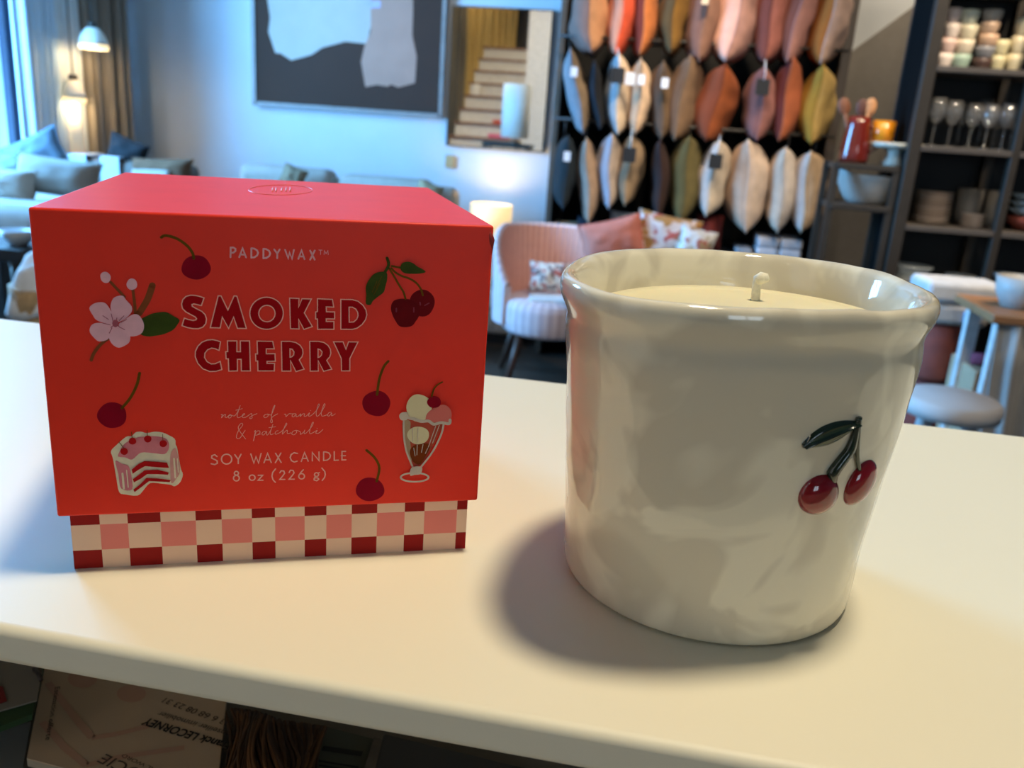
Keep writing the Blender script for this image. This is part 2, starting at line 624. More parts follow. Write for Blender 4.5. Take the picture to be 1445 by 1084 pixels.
class Print:
    """flat ink shapes lying on the lid's face, later ones over earlier ones"""

    def __init__(s, ox=0, oy=0, k=1.0):
        s.mb, s.mats, s.n, s.o, s.k = MB(), [], 1, (ox, oy), k

    def mi(s, m):
        if m not in s.mats:
            s.mats.append(m)
        return s.mats.index(m)

    def p(s, q, lay=None):
        return BL(s.o[0] + q[0] / s.k, s.o[1] + q[1] / s.k, LAY * (lay or s.n))

    def flat(s, pts, m, holes=()):
        s.mb.poly([s.p(q) for q in pts], s.mi(m), [[s.p(q) for q in h] for h in holes])
        s.n += 1
        return s

    def soft(s, pts, m, k=4):
        q = smooth_path([(a, b, 0) for a, b in pts], k, True)
        return s.flat([(v.x, v.y) for v in q], m)

    def ell(s, cx, cy, rx, ry, m, rot=0, n=36, wob=0.02):
        pts = []
        for i in range(n):
            a = 2 * math.pi * i / n
            w = 1 + wob * math.sin(3 * a + cx) + wob * .6 * math.sin(5 * a + cy)
            x, y = rx * w * math.cos(a), ry * w * math.sin(a)
            pts.append((cx + x * math.cos(rot) - y * math.sin(rot), cy + x * math.sin(rot) + y * math.cos(rot)))
        return s.flat(pts, m)

    def line(s, pts, w, m, soft=True, closed=False, taper=False):
        """w is the stroke's width in photo pixels"""
        P = [s.p(q) for q in pts]
        if soft and len(P) > 2:
            P = smooth_path(P, 5, closed)
        n = len(P)
        vs, fs = [], []
        for i, c in enumerate(P):
            if closed:
                a, b = P[i - 1], P[(i + 1) % n]
            else:
                a, b = P[max(i - 1, 0)], P[min(i + 1, n - 1)]
            d = (b - a)
            d = Vector((d.x, 0, d.z)).normalized() if d.length > 1e-9 else Vector((1, 0, 0))
            nn = Vector((-d.z, 0, d.x))
            ww = w * PX / 2 * (1 - .45 * i / n if taper else 1)
            if not soft and 0 < i < n - 1 or closed:
                d1 = (c - a).normalized()
                d2 = (b - c).normalized()
                m1 = Vector((-d1.z, 0, d1.x))
                mm = (m1 + Vector((-d2.z, 0, d2.x)))
                if mm.length > 1e-6:
                    mm.normalize()
                    nn = mm
                    ww = ww / max(.45, abs(mm.dot(m1)))
            vs += [c + nn * ww, c - nn * ww]
        for i in range(n if closed else n - 1):
            j = (i + 1) % n
            fs.append((2 * i, 2 * i + 1, 2 * j + 1, 2 * j))
        s.mb.add(vs, fs, s.mi(m))
        if not closed:
            for c in (P[0], P[-1]):
                ww = w * PX / 2 * (.55 if taper and c is P[-1] else 1)
                s.mb.add([c + Vector((math.cos(a * .7854) * ww, 0, math.sin(a * .7854) * ww)) for a in range(8)], [tuple(range(8))], s.mi(m))
        s.n += 1
        return s

    def done(s, name):
        # every face looks out of the lid
        for k, f in enumerate(s.mb.f):
            a, b, c = s.mb.v[f[0]], s.mb.v[f[1]], s.mb.v[f[2]]
            if (b - a).cross(c - a).y > 0:
                s.mb.f[k] = list(reversed(f))
        return s.mb.build(name, s.mats, lid_o, local=True, smooth=None)


ink_fill = mat('#a80712', .5, .05, spec=.06)
ink_pink = mat('#ffb4a2', .5, .03, spec=.06)
ink_lilac = mat('#f8b2b6', .5, .03, spec=.06)
ink_blossom = mat('#efb6c0', .55, .06, 300, spec=.06)
ink_cherry = mat('#8c0420', .5, .1, 200, spec=.06)
ink_twin = mat('#700a12', .5, .12, 250, spec=.06)
ink_stem = mat('#6a4a10', .55, .15, 300, spec=.06)
ink_leaf = mat('#3c4a1a', .55, .18, 300, spec=.06)
ink_wood = mat('#8a4a28', .55, .12, 300, spec=.06)
ink_cream = mat('#eadcbc', .55, .08, 400, spec=.06)
ink_icing = mat('#d98088', .55, .08, 300, spec=.06)
ink_sponge = mat('#b4161a', .5, .05, spec=.06)
ink_glass = mat('#cdbfae', .55, .08, 300, spec=.06)
ink_choc = mat('#7a3612', .55, .1, 300, spec=.06)
ink_scoop = mat('#e2d6aa', .55, .05, spec=.06)
ink_rose = mat('#d9746a', .55, .06, spec=.06)
ink_mauve = mat('#8a3a48', .5, spec=.06)


def ell_pts(cx, cy, rx, ry, n=40):
    return [(cx + rx * math.cos(2 * math.pi * i / n), cy + ry * math.sin(2 * math.pi * i / n)) for i in range(n)]


LT1 = {
    'S': ([(305, 163), (290, 207), (275, 250), (230, 240), (190, 231), (168, 238), (172, 258), (220, 285), (280, 315), (318, 352), (333, 402), (325, 455), (290, 495), (240, 512), (180, 511), (120, 500), (55, 478), (68, 436), (82, 392), (130, 408), (180, 418), (212, 412), (220, 398), (205, 378), (160, 355), (100, 322), (62, 285), (50, 235), (64, 182), (100, 146), (150, 132), (200, 134), (250, 144)], []),
    'M': ([(465, 140), (498, 140), (575, 300), (645, 140), (677, 143), (785, 510), (683, 508), (640, 380), (583, 510), (512, 380), (488, 503), (375, 500)], []),
    'O': (ell_pts(1013, 337, 190, 182), [ell_pts(1017, 340, 92, 93)]),
    'C': ([(492, 660), (475, 758), (430, 738), (390, 732), (345, 750), (315, 790), (312, 840), (340, 885), (385, 910), (430, 908), (488, 882), (507, 975), (440, 995), (370, 997), (290, 965), (235, 905), (205, 830), (207, 770), (235, 710), (280, 665), (340, 640), (400, 635), (450, 645)], []),
    'H': ([(570, 650), (677, 650), (677, 772), (717, 772), (715, 650), (820, 650), (830, 990), (728, 990), (725, 858), (683, 858), (683, 990), (585, 992), (580, 853), (555, 853), (550, 772), (573, 770)], []),
    'E': ([(905, 652), (1083, 655), (1100, 740), (1010, 740), (1010, 795), (1108, 795), (1112, 880), (1018, 882), (1018, 905), (1103, 905), (1100, 990), (915, 990), (912, 878), (892, 878), (888, 797), (910, 797)], []),
}
LT2 = {
    'K': ([(190, 165), (297, 170), (292, 268), (330, 172), (437, 175), (357, 333), (448, 488), (352, 520), (292, 405), (298, 515), (200, 512)], []),
    'E': ([(505, 172), (675, 180), (690, 268), (605, 265), (607, 320), (700, 322), (700, 402), (605, 400), (605, 430), (692, 430), (692, 518), (508, 518), (505, 402), (485, 402), (485, 322), (505, 318)], []),
    'D': ([(770, 180), (900, 182), (965, 200), (1020, 245), (1055, 300), (1065, 355), (1050, 410), (1010, 465), (955, 505), (900, 520), (770, 518)], [[(863, 268), (900, 268), (940, 290), (962, 330), (965, 365), (950, 405), (915, 435), (865, 438)]]),
    'R': ([(97, 655), (200, 655), (260, 668), (310, 700), (338, 745), (342, 790), (330, 830), (300, 865), (355, 970), (262, 998), (200, 872), (205, 992), (103, 992)], [[(195, 740), (220, 745), (240, 775), (235, 810), (215, 830), (195, 835)]]),
    'RR': ([(418, 655), (520, 655), (580, 668), (625, 700), (652, 745), (657, 790), (645, 830), (610, 870), (668, 970), (575, 995), (513, 872), (515, 992), (423, 992)], [[(512, 742), (535, 748), (558, 775), (550, 812), (530, 832), (512, 838)]]),
    'Y': ([(687, 660), (795, 660), (828, 745), (857, 660), (965, 662), (872, 850), (872, 990), (778, 990), (775, 850)], []),
}
tl = Print()
for ox, lets in ((250, LT1), (385, LT2)):
    tl.o, tl.k = (ox, 400), 8.027
    for ch, (o_, hs) in lets.items():
        tl.n = 1
        tl.flat(o_, ink_fill, hs)
        for l in [o_] + hs:
            tl.n = 3
            tl.line(l, 1.6, ink_pink, soft=False, closed=True)
tl.done('title_lettering')


def strokes(name, ox, oy, k, lines, w, m, soft=False, ells=()):
    pr = Print(ox, oy, k)
    for l in lines:
        pr.n = 1
        pr.line(l, w, m, soft)
    for e in ells:
        pr.n = 1
        pr.line(ell_pts(*e, n=24), w, m, False, True)
    return pr.done(name)


def Dl(x0, y0, dx=0, dy=0):
    return [(380 + dx, 130 + dy), (380 + dx, 242 + dy), (415 + dx, 240 + dy), (448 + dx, 218 + dy), (461 + dx, 186 + dy), (448 + dx, 155 + dy), (415 + dx, 135 + dy), (380 + dx, 130 + dy)]


strokes('brand_lettering', 310, 335, 8.5, [
    [(130, 238), (133, 122), (165, 122), (188, 136), (190, 162), (165, 183), (133, 185)],
    [(235, 238), (275, 130), (317, 240)], [(250, 205), (303, 207)],
    Dl(0, 0), Dl(0, 0, 145, 7),
    [(655, 145), (690, 195), (720, 145)], [(690, 195), (690, 250)],
    [(785, 150), (822, 250), (838, 180), (868, 258), (890, 150)],
    [(943, 258), (982, 155), (1018, 262)], [(957, 228), (1008, 230)],
    [(1085, 158), (1140, 268)], [(1140, 158), (1085, 268)]], 2.5, ink_lilac)
strokes('trademark_lettering', 310, 335, 8.5, [
    [(1190, 152), (1230, 153)], [(1210, 153), (1210, 205)],
    [(1252, 205), (1256, 158), (1276, 195), (1298, 158), (1302, 208)]], 0.9, ink_lilac)
strokes('product_lettering', 290, 560, 6.881, [
    [(112, 580), (90, 562), (62, 572), (60, 595), (88, 608), (113, 622), (115, 645), (90, 658), (55, 650)],
    [(285, 562), (318, 608), (345, 558)], [(318, 608), (318, 648)],
    [(440, 555), (470, 645), (490, 580), (515, 643), (540, 550)],
    [(568, 640), (603, 548), (638, 638)], [(582, 612), (626, 612)],
    [(680, 548), (735, 638)], [(732, 546), (678, 640)],
    [(893, 550), (860, 543), (832, 560), (822, 590), (835, 620), (862, 633), (890, 625)],
    [(930, 628), (962, 540), (997, 625)], [(942, 598), (985, 598)],
    [(1037, 622), (1037, 540), (1102, 620), (1102, 535)],
    [(1147, 535), (1147, 618), (1180, 615), (1206, 597), (1213, 570), (1198, 545), (1170, 536), (1147, 535)],
    [(1250, 532), (1250, 617), (1290, 615)],
    [(1360, 530), (1325, 530), (1325, 613), (1362, 612)], [(1318, 572), (1358, 572)]], 2.0, ink_pink, False, [(205, 605, 50, 48)])
strokes('weight_lettering', 290, 560, 6.881, [
    [(512, 762), (555, 762), (512, 810), (558, 810)],
    [(680, 700), (652, 735), (645, 770), (655, 805), (678, 830)],
    [(722, 738), (735, 718), (760, 720), (768, 742), (750, 768), (722, 802), (770, 802)],
    [(812, 735), (825, 713), (850, 715), (860, 738), (842, 765), (812, 800), (862, 800)],
    [(950, 708), (925, 735), (908, 760)],
    [(1090, 742), (1106, 736)], [(1065, 772), (1060, 785), (1090, 788), (1100, 800), (1080, 815), (1055, 808), (1055, 795), (1066, 787)],
    [(1130, 692), (1158, 725), (1163, 755), (1155, 785), (1133, 812)]], 2.0, ink_pink, False,
    [(300, 742, 20, 18), (300, 790, 28, 27), (453, 785, 28, 26), (933, 772, 28, 26), (1078, 755, 20, 18)])
strokes('script_lettering', 290, 560, 6.881, [
    [(152, 175), (165, 172), (155, 205), (175, 180), (195, 172), (190, 195), (205, 200), (222, 185), (240, 172), (252, 188), (238, 205), (222, 202), (225, 185), (250, 178), (280, 185), (310, 150), (338, 82), (310, 170), (310, 198), (330, 200), (355, 185), (380, 172), (375, 162), (358, 180), (362, 200), (390, 198), (425, 175), (448, 162), (450, 185), (452, 205), (435, 212), (430, 200), (460, 180), (500, 163)],
    [(295, 130), (358, 115)],
    [(605, 168), (580, 172), (565, 190), (580, 202), (605, 190), (608, 170), (615, 172), (640, 172), (670, 100), (672, 82), (655, 115), (640, 190), (650, 240), (640, 252), (632, 235), (650, 195), (700, 165)],
    [(765, 170), (780, 170), (782, 192), (810, 165), (830, 165), (850, 165)],
    [(878, 165), (855, 165), (840, 185), (855, 195), (880, 170), (880, 192), (900, 188), (925, 165), (918, 192), (940, 170), (962, 165), (958, 188), (980, 185), (1010, 155), (1000, 185), (1025, 182), (1075, 135), (1105, 80), (1095, 75), (1075, 150), (1080, 188), (1100, 180), (1130, 140), (1160, 80), (1150, 72), (1125, 150), (1130, 185), (1150, 185), (1180, 175)],
    [(1018, 133), (1022, 135)],
    [(1222, 150), (1198, 155), (1185, 178), (1200, 187), (1225, 158), (1225, 185), (1260, 165)],
    [(390, 410), (340, 345), (318, 300), (340, 262), (358, 260), (358, 280), (320, 330), (302, 375), (305, 402), (335, 400), (362, 360), (385, 325)],
    [(475, 340), (485, 330), (465, 430), (490, 345), (520, 330), (530, 345), (510, 365), (485, 375), (535, 360)],
    [(592, 335), (560, 340), (548, 362), (565, 370), (592, 340), (595, 370), (610, 362), (640, 310), (655, 265), (630, 345), (635, 368), (660, 358)],
    [(615, 300), (680, 290)],
    [(705, 328), (685, 335), (675, 355), (690, 362), (740, 335), (775, 290), (790, 265), (780, 262), (745, 360), (775, 335), (795, 325), (795, 355), (830, 350)],
    [(880, 325), (850, 335), (838, 360), (860, 368), (885, 345), (880, 325), (920, 340), (922, 365), (955, 340), (965, 320), (958, 358), (990, 340), (1030, 290), (1048, 250), (1035, 255), (1012, 330), (1015, 358), (1040, 350), (1085, 325), (1070, 352), (1100, 352), (1140, 318)],
    [(1082, 305), (1086, 307)]], 0.85, ink_pink, True)

for (ox, oy, k, cx, cy, rx, ry, stem) in (
        (30, 220, 3.87, 955, 610, 80, 66, [(765, 445), (790, 435), (850, 452), (905, 490), (935, 530), (942, 560)]),
        (60, 480, 3.188, 313, 338, 66, 58, [(437, 148), (425, 200), (395, 260), (358, 305)]),
        (380, 480, 3.188, 482, 285, 63, 57, [(535, 95), (515, 120), (495, 175), (485, 245)]),
        (380, 480, 3.188, 453, 672, 64, 53, [(437, 495), (475, 530), (495, 575), (483, 635)])):
    pr = Print(ox, oy, k)
    pr.ell(cx, cy, rx, ry, ink_cherry)
    pr.line(stem, 4.0, ink_stem)
    pr.done('cherry_print')

pr = Print(505, 350, 9.033)
pr.ell(820, 700, 158, 172, ink_twin)
pr.soft([(420, 760), (450, 680), (520, 650), (600, 648), (680, 660), (740, 700), (780, 760), (785, 850), (740, 930), (690, 990), (610, 1008), (530, 995), (480, 930), (440, 850)], mat('#680810', .5, .15, 250, spec=.06))
pr.line([(490, 770), (490, 810)], 2.5, ink_mauve).line([(712, 760), (712, 815)], 2, ink_mauve).line([(790, 690), (795, 725)], 2, ink_mauve).line([(850, 730), (905, 700)], 1.8, ink_mauve)
pr.line([(430, 228), (535, 248)], 3, ink_stem)
pr.line([(425, 255), (480, 310), (560, 355), (650, 385), (740, 440), (800, 520), (825, 600)], 3, ink_stem)
pr.line([(395, 255), (450, 340), (530, 480), (580, 560), (605, 645)], 3, ink_stem)
pr.line([(370, 125), (388, 180), (385, 230), (345, 300)], 4.5, ink_leaf)
pr.soft([(335, 300), (370, 320), (370, 400), (350, 480), (325, 560), (250, 620), (190, 670), (160, 720), (105, 710), (100, 650), (105, 590), (100, 490), (140, 400), (200, 330), (270, 302)], ink_leaf)
pr.soft([(540, 230), (570, 185), (640, 170), (700, 190), (760, 235), (810, 260), (860, 300), (800, 320), (700, 325), (600, 318), (555, 290), (540, 260)], ink_leaf)
for a in ((180, 560, 240, 420), (200, 590, 280, 440), (230, 500, 300, 360)):
    pr.line([(a[0], a[1]), (a[2], a[3])], 1.0, ink_stem)
pr.done('twin_cherry_print')

pr = Print(115, 375, 7.74)
pr.line([(775, 215), (720, 370), (630, 520)], 9, ink_wood, taper=False)
pr.line([(320, 180), (390, 255), (470, 340)], 4, ink_wood).line([(560, 250), (580, 400), (590, 520)], 4, ink_wood)
pr.line([(330, 770), (220, 850), (140, 950), (108, 1030)], 4.5, ink_wood)
pr.soft([(640, 600), (720, 545), (800, 515), (920, 505), (1000, 545), (1070, 590), (1050, 640), (1000, 700), (900, 745), (800, 765), (720, 770), (640, 735)], ink_leaf)
pr.ell(265, 125, 55, 63, ink_blossom, -.5).ell(553, 200, 58, 62, ink_blossom)
pet = [[(340, 370), (380, 335), (450, 325), (490, 370), (550, 440), (550, 500), (500, 560), (440, 600), (380, 610), (345, 540), (320, 450)],
       [(90, 460), (140, 410), (210, 395), (270, 410), (320, 480), (350, 550), (360, 620), (270, 625), (170, 590), (130, 540)],
       [(110, 650), (170, 620), (260, 625), (360, 635), (330, 720), (290, 800), (200, 822), (150, 790), (95, 720)],
       [(360, 660), (430, 660), (490, 690), (535, 740), (530, 820), (490, 860), (410, 890), (340, 850), (305, 780), (330, 720)],
       [(410, 640), (480, 580), (560, 530), (620, 530), (665, 580), (688, 650), (670, 720), (620, 755), (540, 765), (470, 720)]]
for p_ in pet:
    pr.soft(p_, ink_blossom)
pink_l = mat('#b05a68', .55, spec=.06)
for a in ((350, 600, 330, 520), (300, 580, 240, 540), (320, 640, 240, 620), (340, 670, 310, 730), (420, 590, 470, 540), (440, 610, 500, 580), (420, 660, 480, 690), (380, 620, 395, 560), (360, 640, 330, 665), (400, 640, 440, 670)):
    pr.line([a[:2], a[2:]], 1.0, pink_l)
pr.ell(380, 620, 34, 40, pink_l)
pr.done('blossom_print')

pr = Print(145, 600, 10.325)
pr.soft([(120, 380), (200, 290), (340, 170), (420, 160), (480, 105), (560, 95), (640, 115), (760, 95), (860, 105), (940, 135), (1050, 200), (1062, 280), (1085, 330), (1110, 480), (1140, 640), (1168, 720), (1130, 830), (1050, 890), (990, 870), (840, 850), (690, 845), (600, 940), (510, 1025), (330, 1010), (240, 975), (200, 780), (150, 490)], ink_cream, 3)
pr.soft([(225, 430), (300, 290), (400, 220), (520, 175), (640, 165), (760, 160), (900, 185), (960, 250), (960, 350), (900, 420), (760, 410), (560, 400), (430, 500), (330, 470), (240, 460)], ink_icing)
pr.soft([(185, 520), (280, 560), (370, 590), (410, 700), (430, 930), (270, 920), (230, 720)], ink_icing)
pr.soft([(990, 420), (1070, 340), (1125, 650), (1070, 780), (1000, 840), (985, 640)], mat('#d99a90', .55, .1, 300, spec=.06))
pr.line([(290, 700), (310, 920)], 3, ink_cream).line([(350, 650), (375, 900)], 1.5, ink_cream).line([(1040, 480), (1060, 760)], 2.5, ink_cream).line([(1090, 480), (1105, 680)], 1.5, ink_cream)
pr.flat([(425, 640), (520, 560), (610, 515), (780, 525), (940, 540), (970, 615), (850, 610), (620, 590), (530, 640), (440, 700)], ink_sponge)
pr.flat([(440, 780), (530, 715), (610, 650), (800, 640), (965, 680), (955, 715), (800, 705), (650, 705), (560, 770), (460, 825)], ink_sponge)
pr.flat([(450, 930), (550, 850), (640, 760), (800, 765), (995, 790), (980, 820), (820, 812), (680, 805), (570, 890), (470, 965)], ink_sponge)
for c_, st in (((318, 372), (245, 235)), ((440, 220), (425, 85)), ((663, 187), (655, 60)), ((888, 253), (880, 115))):
    pr.ell(c_[0], c_[1], 55, 51, ink_sponge)
    pr.line([(c_[0] - 5, c_[1] - 50), st], .9, ink_stem)
pr.done('cake_print')

pr = Print(545, 530, 6.771)
pr.soft([(165, 430), (165, 580), (190, 700), (250, 855), (330, 855), (430, 700), (500, 560), (540, 450), (350, 420)], mat('#b8503c', .55, .1, 200, spec=.06))
pr.soft([(170, 440), (172, 600), (200, 720), (240, 830), (235, 700), (225, 560), (230, 440)], mat('#b59a78', .55, .1, 200, spec=.06))
pr.ell(305, 570, 105, 85, ink_scoop)
pr.soft([(225, 720), (260, 670), (340, 650), (400, 650), (415, 690), (370, 780), (320, 845), (265, 830), (235, 780)], ink_choc)
for a in ((262, 690, 275, 765), (295, 660, 292, 755), (350, 655, 335, 730), (395, 690, 372, 740), (470, 480, 400, 680), (505, 470, 440, 640), (250, 500, 250, 620), (300, 500, 300, 630)):
    pr.line([a[:2], a[2:]], 1.3, ink_glass)
pr.line([(165, 430), (165, 520), (172, 620), (195, 730), (250, 865)], 3, ink_glass).line([(545, 455), (520, 560), (440, 720), (330, 865)], 3.2, ink_glass)
pr.soft([(240, 870), (335, 865), (325, 930), (270, 940), (225, 945)], ink_glass)
pr.line(ell_pts(268, 963, 132, 42), 3, ink_glass, True, True)
pr.ell(310, 300, 122, 130, ink_scoop)
pr.soft([(375, 420), (390, 350), (470, 290), (550, 270), (605, 310), (620, 370), (600, 430), (520, 440), (440, 435)], ink_rose)
pr.line([(135, 385), (185, 350), (200, 390), (260, 405), (330, 428), (400, 425), (450, 455), (520, 440), (595, 450), (605, 415)], 5, ink_glass)
pr.ell(165, 380, 46, 40, ink_glass)
pr.ell(452, 243, 66, 56, ink_cherry)
pr.line([(430, 190), (450, 120), (490, 75), (530, 52)], 2.6, ink_stem)
pr.done('sundae_print')

# faint oval stamp on the lid's top
def BT(px, py, d=.00008):
    p = _bi @ AZ(px, py, CT + BH)
    return Vector((p.x, p.y, BH + d))


em = MB()
cpts = [BT(396 + 45 * math.cos(a / 40 * 2 * math.pi), 268.5 + 7 * math.sin(a / 40 * 2 * math.pi)) for a in range(40)]
em.tube(cpts + [cpts[0]], .00016, 6)
for x in (385, 390, 398, 404, 410):
    em.tube([BT(x, 266), BT(x - .6, 271)], .0003, 6)
em.build('top_stamp', mat('#e8705f', .4), lid_o, local=True)

# ================================================================== THE CANDLE
MC = turn((0.0617, 0.2358, 0)) + Vector((0, 0, CT))
candle = empty('scented_candle', MC, 0, 'cream glazed ceramic candle pot with raised cherries and pinched rim', 'candle')
MR, MH = .0421, .0915
rim_px = [(791, 385), (800, 370), (825, 359), (870, 352), (950, 349), (1050, 353), (1150, 364), (1240, 380), (1285, 394), (1318, 409), (1331, 422),
          (1322, 431), (1290, 437), (1240, 440), (1160, 439), (1080, 437), (1000, 432), (920, 424), (860, 414), (815, 402)]
ang, rad = [], []
for q in smooth_path([AZ(a, b, CT + MH) - MC for a, b in rim_px], 6, True):
    ang.append(math.atan2(q.y, q.x))
    rad.append(math.hypot(q.x, q.y))
o_ = np.argsort(ang)
ang, rad = np.array(ang)[o_], np.array(rad)[o_]
ang = np.concatenate([ang - 2 * math.pi, ang, ang + 2 * math.pi])
rad = np.concatenate([rad, rad, rad])


def rimr(a):
    a = math.atan2(math.sin(a), math.cos(a))
    return float(np.mean([np.interp(a + d, ang, rad) for d in (-.06, -.03, 0, .03, .06)]))


NA = 144
RIM = [rimr(2 * math.pi * k / NA) for k in range(NA)]


def wav(a, z, amp):
    v = Vector((math.cos(a) * 1.5, math.sin(a) * 1.5, z * 22))
    w = Vector((math.cos(a) * 4.2, math.sin(a) * 4.2, z * 60 + 5))
    x = Vector((math.cos(a) * 8.5 + 3, math.sin(a) * 8.5, z * 120 + 9))
    return amp * (noise.noise(v) * 1.0 + noise.noise(w) * .42 + noise.noise(x) * .16)


def mug_r(k, z):
    """outer radius of the pot at angle step k and height z"""
    a = 2 * math.pi * k / NA
    t = max(0, min(1, z / MH))
    r = MR * (1 - t ** 1.1) + RIM[k] * t ** 1.1
    r -= .0011 * math.exp(-((z - .0815) / .0030) ** 2)             # the groove under the rim
    r += .0006 * math.exp(-((z - .0880) / .0030) ** 2)
    r += wav(a, z, .0011 * min(1, z / .012) * (1 if z < .082 else .35))
    return r


prof = []
for z, dr in ((0.0012, -.0035), (0.0004, -.0015), (.0012, -.0006), (.003, 0)):
    prof.append((z, dr, 0))
for i in range(1, 40):
    prof.append((.003 + (.0875 - .003) * i / 39, 0, 0))
for z, dr in ((.0898, -.0002), (.0909, -.0007), (.0914, -.0016), (.0913, -.0030), (.0902, -.0046), (.088, -.0053), (.084, -.0056), (.079, -.0058), (.07, -.006), (.03, -.006), (.006, -.008)):
    prof.append((z, dr, 1))


def mug_pt(i, k):
    z, dr, ins = prof[i]
    a = 2 * math.pi * k / NA
    zz = min(z, .0875) if ins else z
    r = mug_r(k, zz) + dr
    if ins and z > .0875:
        r = mug_r(k, .0875) + dr
    dz = wav(a + 2, .3, .0006) * (z / MH) ** 3
    return Vector((r * math.cos(a), r * math.sin(a), z + dz))


mb = MB()
vs = [mug_pt(i, k) for i in range(len(prof)) for k in range(NA)]
fs = [(i * NA + k, i * NA + (k + 1) % NA, (i + 1) * NA + (k + 1) % NA, (i + 1) * NA + k) for i in range(len(prof) - 1) for k in range(NA)]
fs.append(tuple(range(NA - 1, -1, -1)))
fs.append(tuple((len(prof) - 1) * NA + k for k in range(NA)))
mb.add(vs, fs)
glaze = mat('#e6dec6', .06, .04, 35, .05, coat=.3, bscale=60)
# the glaze lies unevenly: thin clouded patches with soft edges
_nt = glaze.node_tree
_r = [n for n in _nt.nodes if n.bl_idname == 'ShaderNodeValToRGB'][0]
_n = [n for n in _nt.nodes if n.bl_idname == 'ShaderNodeTexNoise'][0]
_n.inputs['Scale'].default_value = 38
_n.inputs['Detail'].default_value = 2
_n.inputs['Distortion'].default_value = 1.2
_r.color_ramp.elements[0].position, _r.color_ramp.elements[1].position = .44, .56
_r.color_ramp.elements[0].color = lin('#d4cbb4') + [1]
_r.color_ramp.elements[1].color = lin('#e9e1c9') + [1]
pot = mb.build('vessel', glaze, candle, local=True, sub=1)
bvh = BVHTree.FromPolygons([v + MC for v in vs], fs[:-2])


def on_pot(px, py):
    d = ray(px, py).normalized()
    h = bvh.ray_cast(CO, d)
    if h[0] is None:
        return None, None
    n = h[1]
    return h[0], (n if n.dot(d) < 0 else -n)


# wax and wick
WZ = .0795
wax = MB()
wp = []
for rr, dz in ((0, 0), (.5, 0), (.9, .0001), (.985, .0004), (1.0, .0009)):
    wp += [Vector(((mug_r(k, .079) - .0056) * rr * math.cos(2 * math.pi * k / NA), (mug_r(k, .079) - .0056) * rr * math.sin(2 * math.pi * k / NA), WZ + dz)) for k in range(NA)]
wf = [(i * NA + k, i * NA + (k + 1) % NA, (i + 1) * NA + (k + 1) % NA, (i + 1) * NA + k) for i in range(4) for k in range(NA)]
wp += [Vector((p.x, p.y, WZ - .012)) for p in wp[-NA:]]
wf += [(4 * NA + k, 4 * NA + (k + 1) % NA, 5 * NA + (k + 1) % NA, 5 * NA + k) for k in range(NA)]
wax.add(wp, wf)
wax.build('wax', mat('#e9dfba', .45, .02, 60, .05, sss=.25), candle, local=True)
wk = MB()
a = AZ(1066, 424, CT + WZ) - MC
pth = [a + Vector((0, 0, -.004)), a, a + Vector((-.0003, 0, .0035)), a + Vector((-.0002, .0002, .0058)), a + Vector((-.0001, .0002, .0072))]
wk.tube(pth, [.0016, .0016, .0015, .0015, .0016], 10, flat=.8)
wk.tube([a + Vector((-.0008, 0, .0060)), a + Vector((.0008, 0, .0070)), a + Vector((.0022, .0001, .0069)), a + Vector((.0031, .0001, .0064))], [.0015, .0019, .0016, .0004], 10)
wk.build('wick', mat('#f6edd2', .7, .1, 800, .3), candle, local=True)

# the raised cherries, their stalks and the leaf
glz_red = mat('#86101c', .1, .15, 90, coat=.6)
glz_green = mat('#14281c', .14, .2, 300, coat=.5)


def frame_on(px, py):
    p, n = on_pot(px, py)
    up = Vector((0, 0, 1))
    x = up.cross(n).normalized()
    return p, n, x, n.cross(x).normalized()


for (px, py, rx, rz_, rot) in ((1155, 698, .0056, .0054, -.5), (1213, 681, .0050, .0064, -.35)):
    p, n, x, z = frame_on(px, py)
    cs, sn = math.cos(rot), math.sin(rot)
    m = MB()
    m.grid(lambda u, v: p + n * (.0028 * math.cos(v * math.pi) - .0002)
           + (x * (cs * math.cos(u * 2 * math.pi) * rx - sn * math.sin(u * 2 * math.pi) * rz_)
              + z * (sn * math.cos(u * 2 * math.pi) * rx + cs * math.sin(u * 2 * math.pi) * rz_)) * math.sin(v * math.pi), 32, 17, cu=True)
    m.build('cherry', glz_red, candle)


def stalk(pts, rs, nm='stem'):
    P = []
    for a, b in pts:
        p, n = on_pot(a, b)
        P.append(p + n * .0006)
    m = MB()
    P = smooth_path(P, 6)
    rr = [np.interp(i / (len(P) - 1), np.linspace(0, 1, len(rs)), rs) for i in range(len(P))]
    m.tube(P, [float(r) for r in rr], 10)
    return m.build(nm, glz_green, candle)


stalk([(1209, 591), (1204, 612), (1197, 632), (1184, 650), (1173, 666), (1174, 678)], [.0006, .0009, .0013, .0014, .0015, .0008])
stalk([(1210, 588), (1208, 612), (1207, 640), (1210, 662)], [.0007, .0007, .0006, .0005])
# leaf: a curved almond with a raised midrib
A_, B_ = (1132, 627), (1209, 594)
m = MB()


def leaf_pt(u, v):
    w = v * 2 - 1
    x = A_[0] + (B_[0] - A_[0]) * u
    y = A_[1] + (B_[1] - A_[1]) * u
    half = 14.0 * math.sin(math.pi * min(.97, u * .95 + .03)) ** .75
    px, py = x + w * half * .33, y + w * half * .95 + 2
    p, n = on_pot(px, py)
    h = .0013 * (1 - w * w) + .0007 * math.exp(-(w / .12) ** 2) - .0003 * math.exp(-((abs(w) - .35) / .15) ** 2)
    return p + n * h


m.grid(leaf_pt, 25, 21, lambda i, j: 1 if (3 <= i <= 20 and j in (5, 6, 7, 13, 14, 15)) else 0)
m.build('leaf', [glz_green, mat('#33422a', .14, .2, 300, coat=.5)], candle)

